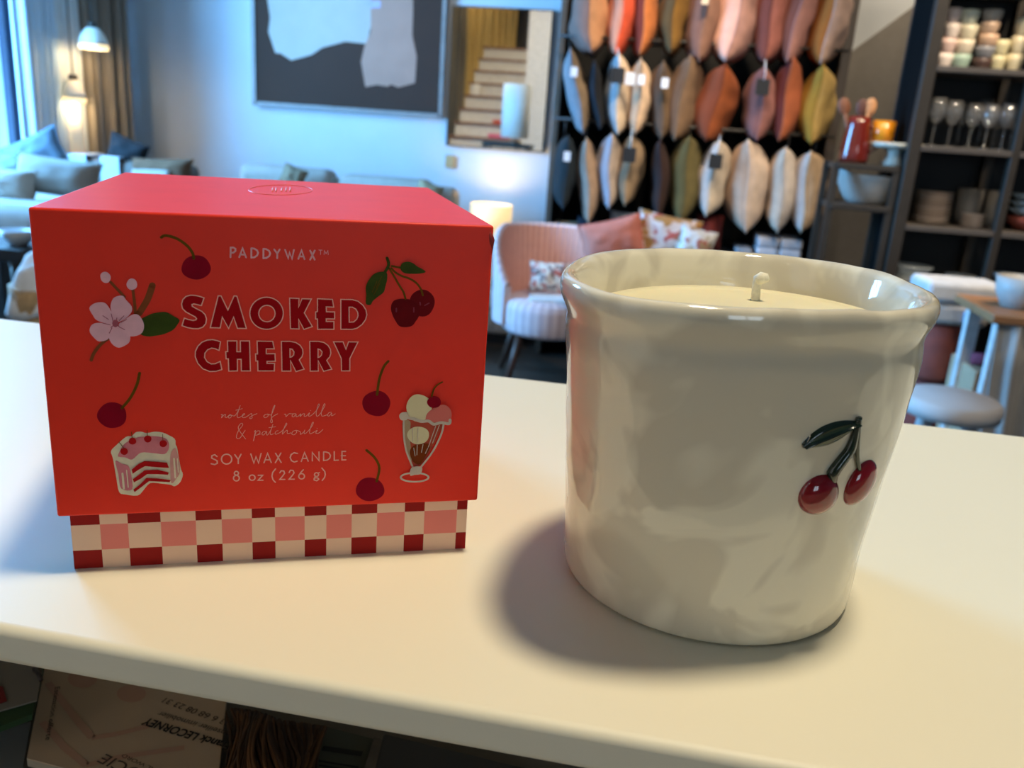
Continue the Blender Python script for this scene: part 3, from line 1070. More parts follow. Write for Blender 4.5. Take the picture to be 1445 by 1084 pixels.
# ================================================================== WALL PIECES
# painting
pf = YB - .045
pe = empty('abstract_painting', AY(490, 155, YB - .02), 0, 'large abstract canvas of white and pink shapes on charcoal in a thin frame', 'painting')
TL, BLc, BRc = AY(359, -140, pf), AY(359, 146, pf), AY(621, 163, pf)
x0, x1, z0, z1_ = BLc.x, BRc.x, (BLc.z + BRc.z) / 2, TL.z
MB().box(((x0 + x1) / 2, YB - .022, (z0 + z1_) / 2), (x1 - x0 - .02, .034, z1_ - z0 - .02)).build('canvas', mat('#3a1f0c', .8, .08, 6, .05), pe, smooth=False)
mb = MB()
for x in (x0, x1):
    mb.box((x, YB - .024, (z0 + z1_) / 2), (.022, .048, z1_ - z0 + .022))
for z in (z0, z1_):
    mb.box(((x0 + x1) / 2, YB - .024, z), (x1 - x0, .048, .022))
mb.build('frame', mat('#8c8580', .45, .1, 20), pe, smooth=False)


def patch(nm, pts, m, y, ox=340, oy=0, k=4.013):
    return MB().prism([AY(ox + a / k, oy + b / k, y) for a, b in pts], (0, .002, 0)).build(nm, m, pe, smooth=False)


patch('painted_shape', [(150, -480), (150, 0), (165, 100), (155, 180), (195, 300), (225, 303), (285, 342), (400, 310), (460, 270), (590, 235), (712, 248), (735, 150), (740, 40), (742, -480)], mat('#b3aca2', .8, .05, 8), YB - .0405)
patch('painted_shape', [(738, -480), (735, 60), (735, 180), (700, 260), (680, 350), (705, 492), (770, 480), (830, 490), (850, 478), (890, 495), (985, 470), (995, 320), (970, 200), (975, 50), (965, -480)], mat('#ae8572', .8, .06, 8), YB - .041)
patch('painted_shape', [(690, 5), (790, 5), (790, 45), (720, 45)], mat('#a8a4bd', .8), YB - .0415)

# mirror
ym = YB - .03
q = [AY(*p, ym) for p in ((635, 8), (782, 13), (766, 214), (631, 207))]
mx0, mx1 = (q[0].x + q[3].x) / 2, (q[1].x + q[2].x) / 2
mz0, mz1 = (q[2].z + q[3].z) / 2, (q[0].z + q[1].z) / 2
mi_ = empty('wall_mirror', ((mx0 + mx1) / 2, YB - .015, mz0), 0, 'rectangular frameless mirror on the wall reflecting a staircase and a white lamp', 'mirror')
MB().box(((mx0 + mx1) / 2, YB - .013, (mz0 + mz1) / 2), (mx1 - mx0, .024, mz1 - mz0)).build('backing', mat('#3b3a38', .5), mi_, smooth=False)
mm = mat('#d9dcd8', .02, .01, metal=1.0)
MB().box(((mx0 + mx1) / 2, YB - .0275, (mz0 + mz1) / 2), (mx1 - mx0 - .012, .005, mz1 - mz0 - .012)).build('mirror_glass', mm, mi_, smooth=False)
sw = AY(635, 228, YB - .01)
t = MB().box((sw.x, YB - .008, sw.z), (.055, .016, .07)).build('wall_switch', mat('#b69b6f', .4), bevel=.004)
tag(t, 'small tan switch plate on the wall below the mirror', 'switch')

# what the mirror sees: a staircase, a lamp on a stand and the landing beyond it
YV = 2 * ym - .006


def VR(px, py, yv):
    """the real place of a point the mirror shows at virtual depth yv"""
    p = AY(px, py, yv)
    return Vector((p.x, YV - p.y, p.z))


stx0, stx1 = VR(627, 150, 9.9).x, VR(731, 150, 9.9).x
sx0, sx1 = min(stx0, stx1) - .12, max(stx0, stx1) - .14
stair = empty('staircase', ((sx0 + sx1) / 2, -.6, 0), 0, 'white staircase with brown wooden treads seen in the mirror', 'staircase')
tread_m, riser_m = mat('#8a6248', .5, .15, 12), mat('#d8d4cb', .7)
RISE, GO = .168, .24
ny0 = .35
for k in range(13):
    y, z = ny0 - k * GO, k * RISE
    MB().box(((sx0 + sx1) / 2, y - .01, z + RISE / 2 - .0125), (sx1 - sx0, .02, RISE - .025)).build('riser', riser_m, stair, smooth=False)
    MB().box(((sx0 + sx1) / 2, y - GO / 2 + .015, z + RISE - .0125), (sx1 - sx0 + .02, GO + .04, .025)).build('tread', tread_m, stair, smooth=False)
side = [(sx0 + .0, ny0, 0)] + [(sx0, ny0 - k * GO, k * RISE) for k in range(1, 14)] + [(sx0, ny0 - 13 * GO, 0)]
MB().prism([(sx1 + .012, ny0, 0), (sx1 + .012, ny0 - 13 * GO, 13 * RISE), (sx1 + .012, ny0 - 13 * GO, 0)], (.02, 0, 0)).build('stringer', riser_m, stair, smooth=False)
for (k, fx, w, d, h, hx, nm, lab) in ((6, .72, .26, .1, .05, '#c4452e', 'folded_cloth', 'red folded cloth on the staircase tread seen in the mirror'),
                                      (5, .72, .26, .1, .05, '#d76a86', 'folded_cloth', 'pink folded cloth on the staircase tread seen in the mirror'),
                                      (4, .6, .3, .1, .05, '#1c3a42', 'folded_cloth', 'dark teal folded cloth on the staircase tread seen in the mirror'),
                                      (8, .15, .1, .05, .14, '#e9e4da', 'storage_box', 'small pale box on an upper staircase tread in the mirror')):
    y, z = ny0 - k * GO, (k + 1) * RISE
    tag(MB().box((sx0 + (sx1 - sx0) * fx, y - .1, z + h / 2), (w, d, h)).build(nm, mat(hx, .85), bevel=.01), lab, 'box' if 'box' in nm else 'cloth')
# the landing wall beyond the stairs, with a lit curtain and a dark opening
struct('wall_1', MB().box((sx1 + .60, -1.0, 1.6), (1.10, .08, 3.2)), mat('#d9d2c8', .85))
kq = [VR(*p, 11.6) for p in ((677, 8), (729, 10), (726, 58), (675, 56))]
xa, xb = min(p.x for p in kq), max(p.x for p in kq)
za, zb = min(p.z for p in kq), max(p.z for p in kq)
tag(MB().box(((xa + xb) / 2, YN + .03, 2.3), (xb - xa, .04, 1.6)).build('doorway_panel', mat('#2c2620', .6), smooth=False), 'dark door panel behind the stairs seen in the mirror', 'door panel')
cx_ = VR(655, 30, 11.6).x


def wavy(x0, y0, x1, y1, z0, z1, amp, waves, nz=6, nu=None, flare=.0):
    d = Vector((x1 - x0, y1 - y0, 0))
    n = Vector((-d.y, d.x, 0)).normalized()
    nu = nu or waves * 10 + 1

    def fn(u, v):
        ph = u * waves * 2 * math.pi
        a = amp * (math.sin(ph) + .35 * math.sin(ph * 2.3 + 1)) * (1 + flare * (1 - v))
        return Vector((x0, y0, z0 + (z1 - z0) * v)) + d * (u + .02 * math.sin(v * 4 + u * 9)) + n * a
    return MB().grid(fn, nu, nz)


t = wavy(cx_ - .38, YN + .1, cx_ + .38, YN + .1, 1.2, 3.1, .025, 7).build('lit_curtain', mat('#e2c27c', .8, .1), solid=.004)
tag(t, 'warm yellow curtain above the staircase seen in the mirror', 'curtain')
point('landing_lamp', (cx_ - .5, YN + .9, 3.1), 26, WARM, .08)
lq = [VR(*p, 9.2) for p in ((709, 118), (748, 119), (746, 196), (709, 196))]
lx, ly = sum(p.x for p in lq) / 4, YV - 9.2
lz0, lz1 = lq[2].z, lq[0].z
lr = abs(lq[1].x - lq[0].x) / 2
std = empty('console_stand', (lx, ly, 0), 0, 'dark narrow stand under the white lamp seen in the mirror', 'stand')
zt_ = lz0 - .06
MB().box((lx - .06, ly, zt_ - .02), (.5, .32, .04)).build('top', mat('#221f1d', .4), std, bevel=.004)
for a in (-.28, .16):
    for b in (-.13, .13):
        MB().box((lx + a, ly + b, (zt_ - .04) / 2), (.03, .03, zt_ - .04)).build('leg', mat('#221f1d', .4), std, smooth=False)
lam = empty('cylinder_lamp', (lx, ly, zt_), 0, 'tall white cylinder lamp on a dark stand seen in the mirror', 'lamp')
MB().lathe([(0, zt_), (.07, zt_), (.07, zt_ + .012), (.012, zt_ + .02), (.012, zt_ + .12)], (lx, ly, 0), 24).build('base', mat('#8c8378', .4, metal=.6), lam)
MB().lathe([(lr * .96, lz0), (lr, lz0), (lr, lz1), (lr * .96, lz1), (lr * .96, lz0)], (lx, ly, 0), 40).build('lamp_shade', mat('#f1efe8', .8, .02, emit='#ffe2b0', power=.12), lam)

# ================================================================== CURTAINS AND HANGING LAMPS
sheer = mat('#b9cfe2', .8, .06, 4, trans=0.0)
ya, yb = AX_(34, 120, XL + .14).y, AX_(84, 120, XL + .14).y
yc, yd = AX_(116, 120, XL + .14).y, min(YB - .06, AX_(168, 120, XL + .16).y)
t = wavy(XL + .12, ya, XL + .12, yb, .03, 3.1, .035, 5).build('sheer_curtain', mat('#d2e2ee', .85, .06, 5), solid=.003)
tag(t, 'pale blue sheer curtain hanging beside the shop window', 'curtain')
t = wavy(XL + .12, yb - .02, XL + .12, yc, .03, 3.1, .03, 4).build('sheer_curtain', mat('#e2e6e6', .85, .06, 5), solid=.003)
tag(t, 'whitish sheer curtain between the pale blue sheer and the grey curtain', 'curtain')
t = wavy(XL + .13, yc - .02, XL + .22, yd, .03, 3.1, .045, 5).build('heavy_curtain', mat('#8d8377', .9, .08, 8), solid=.004)
tag(t, 'heavy grey-brown curtain in the corner behind the hanging lamps', 'curtain')


def pendant(px, ytop, ylow, w, y, label):
    c = AY(px, (ytop + ylow) / 2, y)
    zt, zl = AY(px, ytop, y).z, AY(px, ylow, y).z
    r = w / 2 * y * 1.05 / FPX
    e = empty('pendant_lamp', (c.x, c.y, zl), 0, label, 'lamp', 'hanging lamps by the window')
    h = zt - zl
    MB().tube([(c.x, c.y, zt), (c.x, c.y, ZC)], .004, 8).build('cord', mat('#57524c', .7), e)
    MB().lathe([(.012, zt + .02), (.022, zt + .02), (.022, zt - .005), (.012, zt - .006)], (c.x, c.y, 0), 20).build('socket', mat('#3a332c', .5), e)
    MB().lathe([(.014, zt - .004), (r * .45, zt - h * .12), (r * .78, zt - h * .42), (r * .95, zt - h * .75), (r, zl), (r * .97, zl), (r * .9, zt - h * .75), (r * .72, zt - h * .45), (r * .4, zt - h * .2), (.012, zt - h * .1)], (c.x, c.y, 0), 32).build(
        'lamp_shade', mat('#e9e0cf', .7, .05), e)
    MB().lathe([(r * .97, zl), (r * 1.03, zl - .004), (r * 1.03, zl - h * .22), (r * .97, zl - h * .26), (r * .93, zl - h * .2), (r * .93, zl)], (c.x, c.y, 0), 32).build('light_ring', mat('#fff0cf', .5, .02, emit='#ffd890', power=1.3), e)
    point('pendant_glow', (c.x, c.y, zl - .02), 3.2, (1, .74, .40), .03)
    return e


pendant(131, 37, 63, 38, 4.28, 'white domed hanging lamp in front of the grey-brown curtain')
pendant(104, 111, 138, 30, 4.28, 'smaller lower hanging lamp in front of the whitish sheer')
# tall white lamp standing under the lower hanging lamp
yl = 4.33
l0, l1 = AY(100, 212, yl), AY(100, 140, yl)
rr = 18 * yl / FPX
stl = empty('side_stool', (l0.x, l0.y, 0), 0, 'small brown wooden stool under the tall white lamp', 'stool')
zt_ = l0.z - .01
MB().box((l0.x, l0.y, zt_ - .02), (.14, .12, .035)).build('seat', mat('#7a4632', .5, .15), stl, bevel=.004)
for a in (-.045, .045):
    for b in (-.035, .035):
        MB().tube([(l0.x + a, l0.y + b, zt_ - .035), (l0.x + a * 1.15, l0.y + b * 1.15, 0)], .011, 8).build('leg', mat('#7a4632', .5, .15), stl)
lam = empty('tall_white_lamp', (l0.x, l0.y, zt_), 0, 'tall white cylinder lamp standing on a brown stool by the curtains', 'lamp')
MB().lathe([(0, zt_ - .002), (rr, zt_ - .002), (rr, l1.z), (rr * .95, l1.z), (rr * .95, zt_ + .01), (0, zt_ + .01)], (l0.x, l0.y, 0), 36).build('lamp_shade', mat('#efe6d2', .8, .03, emit='#ffe6ba', power=.35), lam)
MB().lathe([(0, zt_ + .01), (.02, zt_ + .01), (.014, zt_ + .1), (.02, zt_ + .13), (0, zt_ + .16)], (l0.x, l0.y, 0), 16).build('bulb', mat('#fff3dc', .5, emit='#ffdf9f', power=3), lam)


# ================================================================== CUSHIONS, SOFAS
def pillow_mb(w, h, t, pinch=.09, n=17, puff=.5, seedv=0.0, wr=.012):
    """square cushion: x width, z height, y thickness, centred"""
    mb = MB()
    for s in (-1, 1):
        def fn(u, v, s=s):
            a, b = u * 2 - 1, v * 2 - 1
            x = a * w / 2 * (1 - pinch * (1 - b * b))
            z = b * h / 2 * (1 - pinch * (1 - a * a))
            k = max(0.0, (1 - a ** 2) * (1 - b ** 2)) ** puff
            y = s * t / 2 * k
            y += s * wr * k * noise.noise(Vector((a * 2.2 + seedv, b * 2.2, s * 3 + seedv)))
            return Vector((x, y, z))
        mb.grid(fn, n, n, 0 if s < 0 else 1)
    return mb


def edge_path(w, h, pinch, n=10):
    P = []
    for k in range(n):
        P.append((-1 + 2 * k / n, -1))
    for k in range(n):
        P.append((1, -1 + 2 * k / n))
    for k in range(n):
        P.append((1 - 2 * k / n, 1))
    for k in range(n):
        P.append((-1, 1 - 2 * k / n))
    P.append((-1, -1))
    return [Vector((a * w / 2 * (1 - pinch * (1 - b * b)), 0, b * h / 2 * (1 - pinch * (1 - a * a)))) for a, b in P]


def cushion(c, w, h, t, rot, m, label, group=None, name='cushion', pip=None, pinch=.08, sv=0.0, puff=.42):
    from mathutils import Euler
    o = pillow_mb(w, h, t, pinch, seedv=sv, puff=puff).build(name, [m, m], local=True)
    o.location = c
    o.rotation_euler = Euler(rot, 'XYZ')
    tag(o, label, 'cushion', group)
    s = MB().tube(edge_path(w, h, pinch), .004, 6).build('piping', pip or m, o, local=True)
    return o


def rbox(nm, c, d, m, parent=None, rz=0, bev=.03, lab=None, cat=None, grp=None):
    o = MB().box(c, d, rz).build(nm, m, parent, bevel=min(bev, min(d) * .45), seg=4)
    if lab:
        tag(o, lab, cat, grp)
    return o


linen = mat('#aba398', .95, .06, 25, .15, bscale=200)
linen2 = mat('#99938b', .95, .06, 25, .15, bscale=200)
brown_cl = mat('#7a6354', .95, .1, 30, .15)
slate = mat('#5f5953', .95, .08, 25, .15)


def span(pa, pb, y):
    a, b = AY(*pa, y), AY(*pb, y)
    return a, b, abs(b.x - a.x), abs(b.z - a.z)


# low white daybed by the window
yy = 2.95
a, b, w, h = span((-60, 276), (82, 330), yy)
db = empty('daybed', ((a.x + b.x) / 2 - .1, yy + .2, 0), 0, 'low white daybed beside the shop window behind the red box', 'daybed')
zt = a.z - .01
rbox('mattress', ((a.x + b.x) / 2 - .12, yy + .25, zt - .075), (w + .35, .5, .14), linen, db, bev=.05)
rbox('bed_frame', ((a.x + b.x) / 2 - .12, yy + .25, zt - .2), (w + .31, .46, .11), mat('#4a4038', .7), db, bev=.01)
for sx in (-1, 1):
    for sy in (-1, 1):
        MB().box(((a.x + b.x) / 2 - .12 + sx * (w / 2 + .1), yy + .25 + sy * .19, (zt - .255) / 2), (.05, .05, zt - .255)).build('leg', mat('#4a4038', .7), db, smooth=False)
rbox('quilt', ((a.x + b.x) / 2 - .12, yy - .02, zt - .055), (w + .37, .3, .13), mat('#a69f96', .95, .08, 14, .3, bscale=60), db, bev=.06)
c = AY(82, 250, yy + .2)
cushion((c.x, c.y, c.z), .36, .15, .16, (-.25, .06, .05), linen2, 'pale blue plump cushion on the daybed beside the red box', 'daybed cushions', sv=1.0)
c = AY(8, 260, yy + .12)
cushion((c.x, c.y, c.z - .005), .28, .13, .14, (-.3, -.02, -.1), linen, 'whiter small cushion at the window end of the daybed', 'daybed cushions', sv=2.0)

# grey sofa against the corner
yy = 3.55
a, b, w, h = span((-70, 226), (76, 262), yy)
a.x = max(a.x, XL + .30)
w = b.x - a.x
so = empty('grey_sofa', ((a.x + b.x) / 2, yy + .2, 0), 0, 'blue-grey sofa under the shop window behind the daybed', 'sofa')
rbox('back', ((a.x + b.x) / 2, yy + .22, a.z * .62), (w, .16, a.z * .76), slate, so, bev=.05)
rbox('seat', ((a.x + b.x) / 2, yy + .02, .30), (w, .23, .22), slate, so, bev=.05)
rbox('plinth', ((a.x + b.x) / 2, yy + .1, .095), (w - .06, .36, .19), mat('#3a3833', .8), so, bev=.01)
cushion(AY(48, 218, yy + .12) + Vector((0, 0, -.0)), .30, .17, .10, (-.2, -.45, .15), mat('#5c6c7a', .95, .1, 25, .15), 'steel blue cushion tipped on its corner on the grey sofa', sv=3.0)
cushion(AY(12, 233, yy + .1), .26, .11, .12, (-.2, 0, 0), mat('#76838d', .95, .1, 25, .15), 'dusty blue cushion on the grey sofa by the window frame', sv=4.0)

# brown sofa along the back wall with striped throw
yy = 4.02
a, b, w, h = span((86, 222), (262, 262), yy)
b.x -= .1
so = empty('brown_sofa', ((a.x + b.x) / 2, yy + .2, 0), 0, 'brown-grey sofa with striped throw in front of the corner curtain', 'sofa')
mid = (a.x + b.x) / 2
rbox('back', (mid, yy + .18, a.z * .6), (w, .14, a.z * .8), mat('#6f655e', .95, .1, 25, .15), so, bev=.04)
rbox('seat', (mid, yy + .01, .32), (w, .2, .22), mat('#6f655e', .95, .1, 25, .15), so, bev=.05)
rbox('plinth', (mid, yy + .08, .1), (w - .06, .34, .2), mat('#35322e', .8), so, bev=.01)
for px0, px1 in ((97, 122), (142, 168)):
    p0, p1 = AY(px0, 221, yy + .1), AY(px1, 221, yy + .1)
    MB().prism([(p0.x, yy + .105, a.z - .32), (p0.x, yy + .1, a.z + .008), (p0.x, yy + .255, a.z + .008), (p0.x, yy + .255, a.z - .1), (p0.x, yy + .262, a.z - .1), (p0.x, yy + .262, a.z + .016), (p0.x, yy + .092, a.z + .016), (p0.x, yy + .097, a.z - .32)], (p1.x - p0.x, 0, 0)).build(
        'throw_stripe', mat('#b4bcc2', .95, .06, 30, .1), so, smooth=False)
c = AY(200, 218, yy + .3)
cushion(Vector((c.x, yy + .18, a.z + .045)), .22, .13, .09, (0, .30, 0), mat('#15171b', .95), 'small black cushion peeking over the brown cushion', sv=5.0)
c = AY(228, 243, yy - .05)
bc = cushion(c, .33, .13, .12, (-.3, -.05, 0), mat('#6e5039', .95, .1, 25, .15), 'brown cushion with a white band just behind the red box', sv=6.0)
MB().grid(lambda u, v: Vector((-.12 + .2 * u, -.068 + .03 * abs(u - .5) ** 2, -.055 + .05 * v)), 9, 4).build('white_band', linen, bc, local=True, solid=.004)

# white sofa along the back wall
yy = 4.55
a, b, w, h = span((328, 236), (640, 262), yy)
so = empty('white_sofa', ((a.x + b.x) / 2, yy + .1, 0), 0, 'white sofa along the back wall under the painting', 'sofa')
mid = (a.x + b.x) / 2
zb = min(a.z, b.z) - .02
rbox('seat', (mid, yy - .25, .33), (w, .55, .24), linen, so, bev=.05)
rbox('plinth', (mid, yy - .2, .1), (w - .05, .55, .2), mat('#4a453f', .8), so, bev=.01)
rbox('back', (mid, yy + .12, zb * .58), (w, .16, zb * .84), linen, so, bev=.05)
for (p0, p1, zt_) in (((346, 229), (474, 240), 0), ((484, 244), (612, 254), 0)):
    q0, q1 = AY(*p0, yy), AY(*p1, yy)
    top = (q0.z + q1.z) / 2
    rbox('back_cushion', ((q0.x + q1.x) / 2, yy - .02, top - .13), (q1.x - q0.x, .16, .26), linen, so, bev=.05)
cushion(AY(414, 250, yy - .2), .13, .11, .08, (-.3, .3, 0), mat('#8a7a62', .95), 'taupe cushion between the two back cushions of the white sofa', sv=7.0)
cushion(AY(604, 273, yy - .2), .13, .11, .08, (-.3, .3, 0), mat('#a3906f', .95), 'sand cushion at the lamp end of the white sofa', sv=8.0)

# basket with throw by the counter, dark low table behind it
yb_ = 1.75
c = AY(78, 405, yb_)
zb0 = AY(40, 462, yb_).z
bk = empty('wicker_basket', (c.x, c.y, 0), 0, 'tan wicker basket standing beside the red box beyond the counter', 'basket')
mb = MB()
ztop = AY(78, 402, yb_).z


def bask(u, v):
    r = (.075 + .012 * v) * (1 + .02 * math.sin(u * 2 * math.pi * 20 + (0 if int(v * 12) % 2 else math.pi)))
    return Vector((c.x + r * math.cos(u * 2 * math.pi), c.y + r * math.sin(u * 2 * math.pi), .001 + ztop * v))


mb.grid(bask, 80, 25, cu=True)
mb.add([bask(k / 40, 0) for k in range(40)], [tuple(range(40))])
mb.build('basket_body', mat('#a98a62', .8, .25, 60, .5), bk, solid=.008)
mb = MB()
cpt = Vector((c.x, c.y, ztop))


def thr(u, v):
    r = .03 + .072 * v
    a = u * 2 * math.pi
    z = ztop + .066 - .01 * math.cos(3 * a) - .10 * max(0, v - .55) ** 1.2 * 2.4 - .03 * v
    return Vector((cpt.x + r * math.cos(a) * (1 + .05 * math.sin(5 * a)), cpt.y + r * math.sin(a) * (1 + .05 * math.sin(5 * a)), z + .006 * math.sin(4 * a + v * 5)))


mb.grid(thr, 60, 14, cu=True)
mb.add([thr(k / 30, 0) for k in range(30)], [tuple(range(30))])
t = mb.build('folded_throw', mat('#d5d3d0', .95, .2, 14, .4), solid=.006)
tag(t, 'white throw heaped over the wicker basket beside the red box', 'throw')
yt = 2.45
a, b = AY(-80, 352, yt), AY(40, 352, yt)
a.z = b.z
tb = empty('dark_low_table', ((a.x + b.x) / 2, yt + .1, 0), 0, 'dark low table in front of the daybed', 'table')
MB().box(((a.x + b.x) / 2, yt + .1, a.z - .02), (b.x - a.x, .26, .04)).build('table_top', mat('#231e1a', .5), tb, bevel=.005)
MB().box(((a.x + b.x) / 2, yt + .1, a.z * .45), (b.x - a.x - .04, .22, .025)).build('shelf', mat('#231e1a', .5), tb, smooth=False)
for sx in (-1, 1):
    for sy in (-1, 1):
        MB().box(((a.x + b.x) / 2 + sx * ((b.x - a.x) / 2 - .03), yt + .1 + sy * .1, (a.z - .04) / 2), (.04, .04, a.z - .04)).build('leg', mat('#231e1a', .5), tb, smooth=False)
p = AY(10, 340, yt)
t = MB().lathe([(0, p.z - .03), (.025, p.z - .03), (.05, p.z + .0), (.055, p.z + .02), (.05, p.z + .02), (.02, p.z - .02), (0, p.z - .022)], (p.x, yt + .05, 0), 24)
lo = min(v.z for v in t.v)
for v in t.v:
    v.z += a.z - lo + .0005
tag(t.build('pale_bowl', mat('#b9bdc2', .4)), 'pale bowl on the dark low table', 'bowl')

# ================================================================== LAMP, CABINET, ARMCHAIR
yc_ = 4.62
zc_ = AY(700, 408, yc_).z
x0, x1 = AY(662, 440, yc_).x, AY(738, 440, yc_).x
cb = empty('side_cabinet', ((x0 + x1) / 2, yc_ + .1, 0), 0, 'low pale grey cabinet under the glowing table lamp', 'cabinet')
MB().box(((x0 + x1) / 2, yc_ + .1, zc_ / 2 + .03), (x1 - x0, .3, zc_ - .06)).build('body', mat('#a9a59f', .7), cb, bevel=.004)
MB().box(((x0 + x1) / 2, yc_ + .1, .03), (x1 - x0 - .04, .26, .06)).build('plinth', mat('#2a2623', .8), cb, smooth=False)
for s in (-1, 1):
    d = MB().box(((x0 + x1) / 2 + s * (x1 - x0) / 4, yc_ - .056, zc_ / 2 + .03), ((x1 - x0) / 2 - .012, .014, zc_ - .09)).build('door', mat('#aeaaa4', .7), cb, bevel=.002)
    MB().lathe([(0, -.02), (.008, -.018), (.008, -.01), (.004, 0)], (0, 0, 0), 12)
    k = MB().tube([((x0 + x1) / 2 + s * .03, yc_ - .063, zc_ / 2 + .05), ((x0 + x1) / 2 + s * .03, yc_ - .08, zc_ / 2 + .05)], .008, 12).build('knob', mat('#4a4038', .5), d)
a, b = AY(660, 289, yc_), AY(719, 293, yc_)
lc, lr = Vector(((a.x + b.x) / 2, yc_ + .08, 0)), (b.x - a.x) / 2
zs1, zs0 = (a.z + b.z) / 2 + .005, AY(690, 336, yc_).z
lm = empty('table_lamp', (lc.x, lc.y, zc_), 0, 'glowing table lamp with cream drum shade between the box and the armchair', 'lamp')
MB().lathe([(lr * .97, zs0), (lr, zs0), (lr, zs1), (lr * .97, zs1), (lr * .97, zs0)], lc, 48).build('lamp_shade', mat('#f6ddb0', .9, .02, emit='#ffd998', power=.75), lm)
MB().lathe([(0, zc_), (lr * .62, zc_), (lr * .62, zc_ + .015), (.03, zc_ + .03), (.045, zc_ + .08), (.03, zs0 - .03), (.012, zs0 + .02), (0, zs0 + .02)], lc, 32).build('base', mat('#d9c9a8', .5), lm)
MB().lathe([(0, zs0 + .02), (.02, zs0 + .03), (.028, zs0 + .06), (0, zs0 + .095)], lc, 16).build('bulb', mat('#fff4dd', .5, emit='#ffe0a0', power=4), lm)
point('table_lamp_light', (lc.x, lc.y, zs0 + .09), 7, (1, .72, .36), .05)
p = AY(697, 398, yc_ - .02)
t = MB().lathe([(0, zc_), (.03, zc_), (.034, zc_ + .05), (.03, zc_ + .06), (0, zc_ + .06)], (p.x + .01, yc_ - .0, 0), 20).build('wooden_pot', mat('#7a5a3c', .5, .2))
tag(t, 'small brown wooden pot on the cabinet below the table lamp', 'pot')

# armchair
yq = 3.98
fl = AY(770, 440, yq)
AC = Vector((fl.x, yq + .02, 0))
zS = AY(748, 424, yq - .12).z
zT = AY(755, 322, yq + .1).z
R_ = (AY(836, 340, yq).x - AY(697, 340, yq).x) / 2
ch = empty('armchair', AC, math.radians(14), 'pink striped shell armchair on dark wooden legs in front of the lamp', 'armchair')
pk, pk2 = mat('#e0aea0', .95, .05, 30), mat('#cf988b', .95, .05, 30)
ps, ps2 = mat('#dcc7c6', .95, .05, 30), mat('#c9b0b2', .95, .05, 30)
NPH = 145


def shell(u, v, inner):
    ph = math.radians(-122 + 244 * u)                             # zero points to the back
    f = abs(ph) / math.radians(122)
    top = zT - (zT - zS - .06) * max(0, (f - .42) / .58) ** 1.5
    z = (zS - .12) + (top - zS + .12) * v
    lean = .05 * v * math.cos(ph * .6)
    rib = .0035 * math.cos(u * (NPH - 1) * math.pi / 2)
    r = R_ * .90 + lean + (0 if inner else .05 * (1 - .35 * v)) - (rib if inner else 0)
    return Vector((r * math.sin(ph), r * math.cos(ph) * .95, z))


mb = MB()
mb.grid(lambda u, v: shell(u, v, True), NPH, 12, lambda i, j: 0 if (i // 2) % 2 == 0 else 1)
mb.build('back_rest_lining', [pk, pk2], ch, local=True).name = 'backrest'
mb = MB()
mb.grid(lambda u, v: shell(u, v, False), NPH, 12, lambda i, j: 0 if (i // 2) % 2 == 0 else 1)
# the rolled edge between lining and outside
mb.grid(lambda u, v: shell(u, 1, True).lerp(shell(u, 1, False), v) + Vector((0, 0, .012 * math.sin(math.pi * v))), NPH, 7, lambda i, j: 0 if (i // 2) % 2 == 0 else 1)
for e in (0, 1):
    mb.grid(lambda u, v, e=e: shell(e, u, True).lerp(shell(e, u, False), v), 12, 5)
mb.build('outer_shell', [ps, ps2], ch, local=True)
mb = MB()


def seat_pt(u, v):
    a = u * 2 * math.pi
    rs = [0, .4, .8, .95, 1.0, 1.0, .97, .9, .0]
    zz = [.012, .012, .008, -.005, -.03, -.10, -.14, -.155, -.155]
    i = min(int(v * 8 + 1e-6), 7)
    f = v * 8 - i
    r = (rs[i] + (rs[i + 1] - rs[i]) * f) * R_ * .93
    z = zS + zz[i] + (zz[i + 1] - zz[i]) * f
    return Vector((r * math.cos(a), r * math.sin(a) * 1.02 - .05, z))


mb.grid(seat_pt, 64, 33, lambda i, j: (i // 1) % 2, cu=True)
mb.build('seat', [ps, ps2], ch, local=True)
for (a, b) in ((-1, -1), (1, -1), (-1, 1), (1, 1)):
    MB().tube([(a * R_ * .55, b * R_ * .55 - .02, zS - .14), (a * R_ * .82, b * R_ * .8 - .02, 0)], [.022, .012], 12).build('leg', mat('#4a2e20', .45, .15), ch, local=True)
floral = spotted('#e6ddd2', '#c0665a', '#8a7a78', 30)
c = AY(776, 391, yq - .02)
cushion(c, .19, .135, .08, (-.25, 0, .2), floral, 'small floral cushion on the pink striped armchair', sv=9.0)
c = AY(775, 418, yq - .1)
t = rbox('folded_blanket', c + Vector((.03, 0, -.012)), (.24, .15, .022), mat('#d8d6d4', .95, .1), None, .15, .01, 'white folded blanket on the armchair seat under the cushion', 'blanket')

# ================================================================== THE CUSHION RACK
YR = 4.50                                                        # depth of the hanging cushions
iron = mat('#2c2a29', .5, .12, 20)
steel = mat('#4e443a', .45, .1, 20)
black = mat('#0d0c0c', .8, .1, 10)
pl, pr_ = AY(786, 150, YR - .02), AY(1181, 150, YR - .02)
rack = empty('cushion_rack', ((pl.x + pr_.x) / 2, YR + .1, 0), 0, 'tall dark display rack full of hanging cushions', 'rack')
ZR = 2.35
for x, w, m in ((pl.x, .03, steel), (pr_.x, .045, steel)):
    for y in (YR - .02, YR + .42):
        MB().box((x, y, ZR / 2), (w, .04, ZR)).build('post', m, rack, bevel=.003)
MB().box(((pl.x + pr_.x) / 2, YR + .45, ZR / 2), (pr_.x - pl.x, .02, ZR)).build('back_panel', black, rack, smooth=False)
MB().box(((pl.x + pr_.x) / 2, YR + .13, .16), (pr_.x - pl.x - .05, .56, .03)).build('bottom_shelf', black, rack, smooth=False)
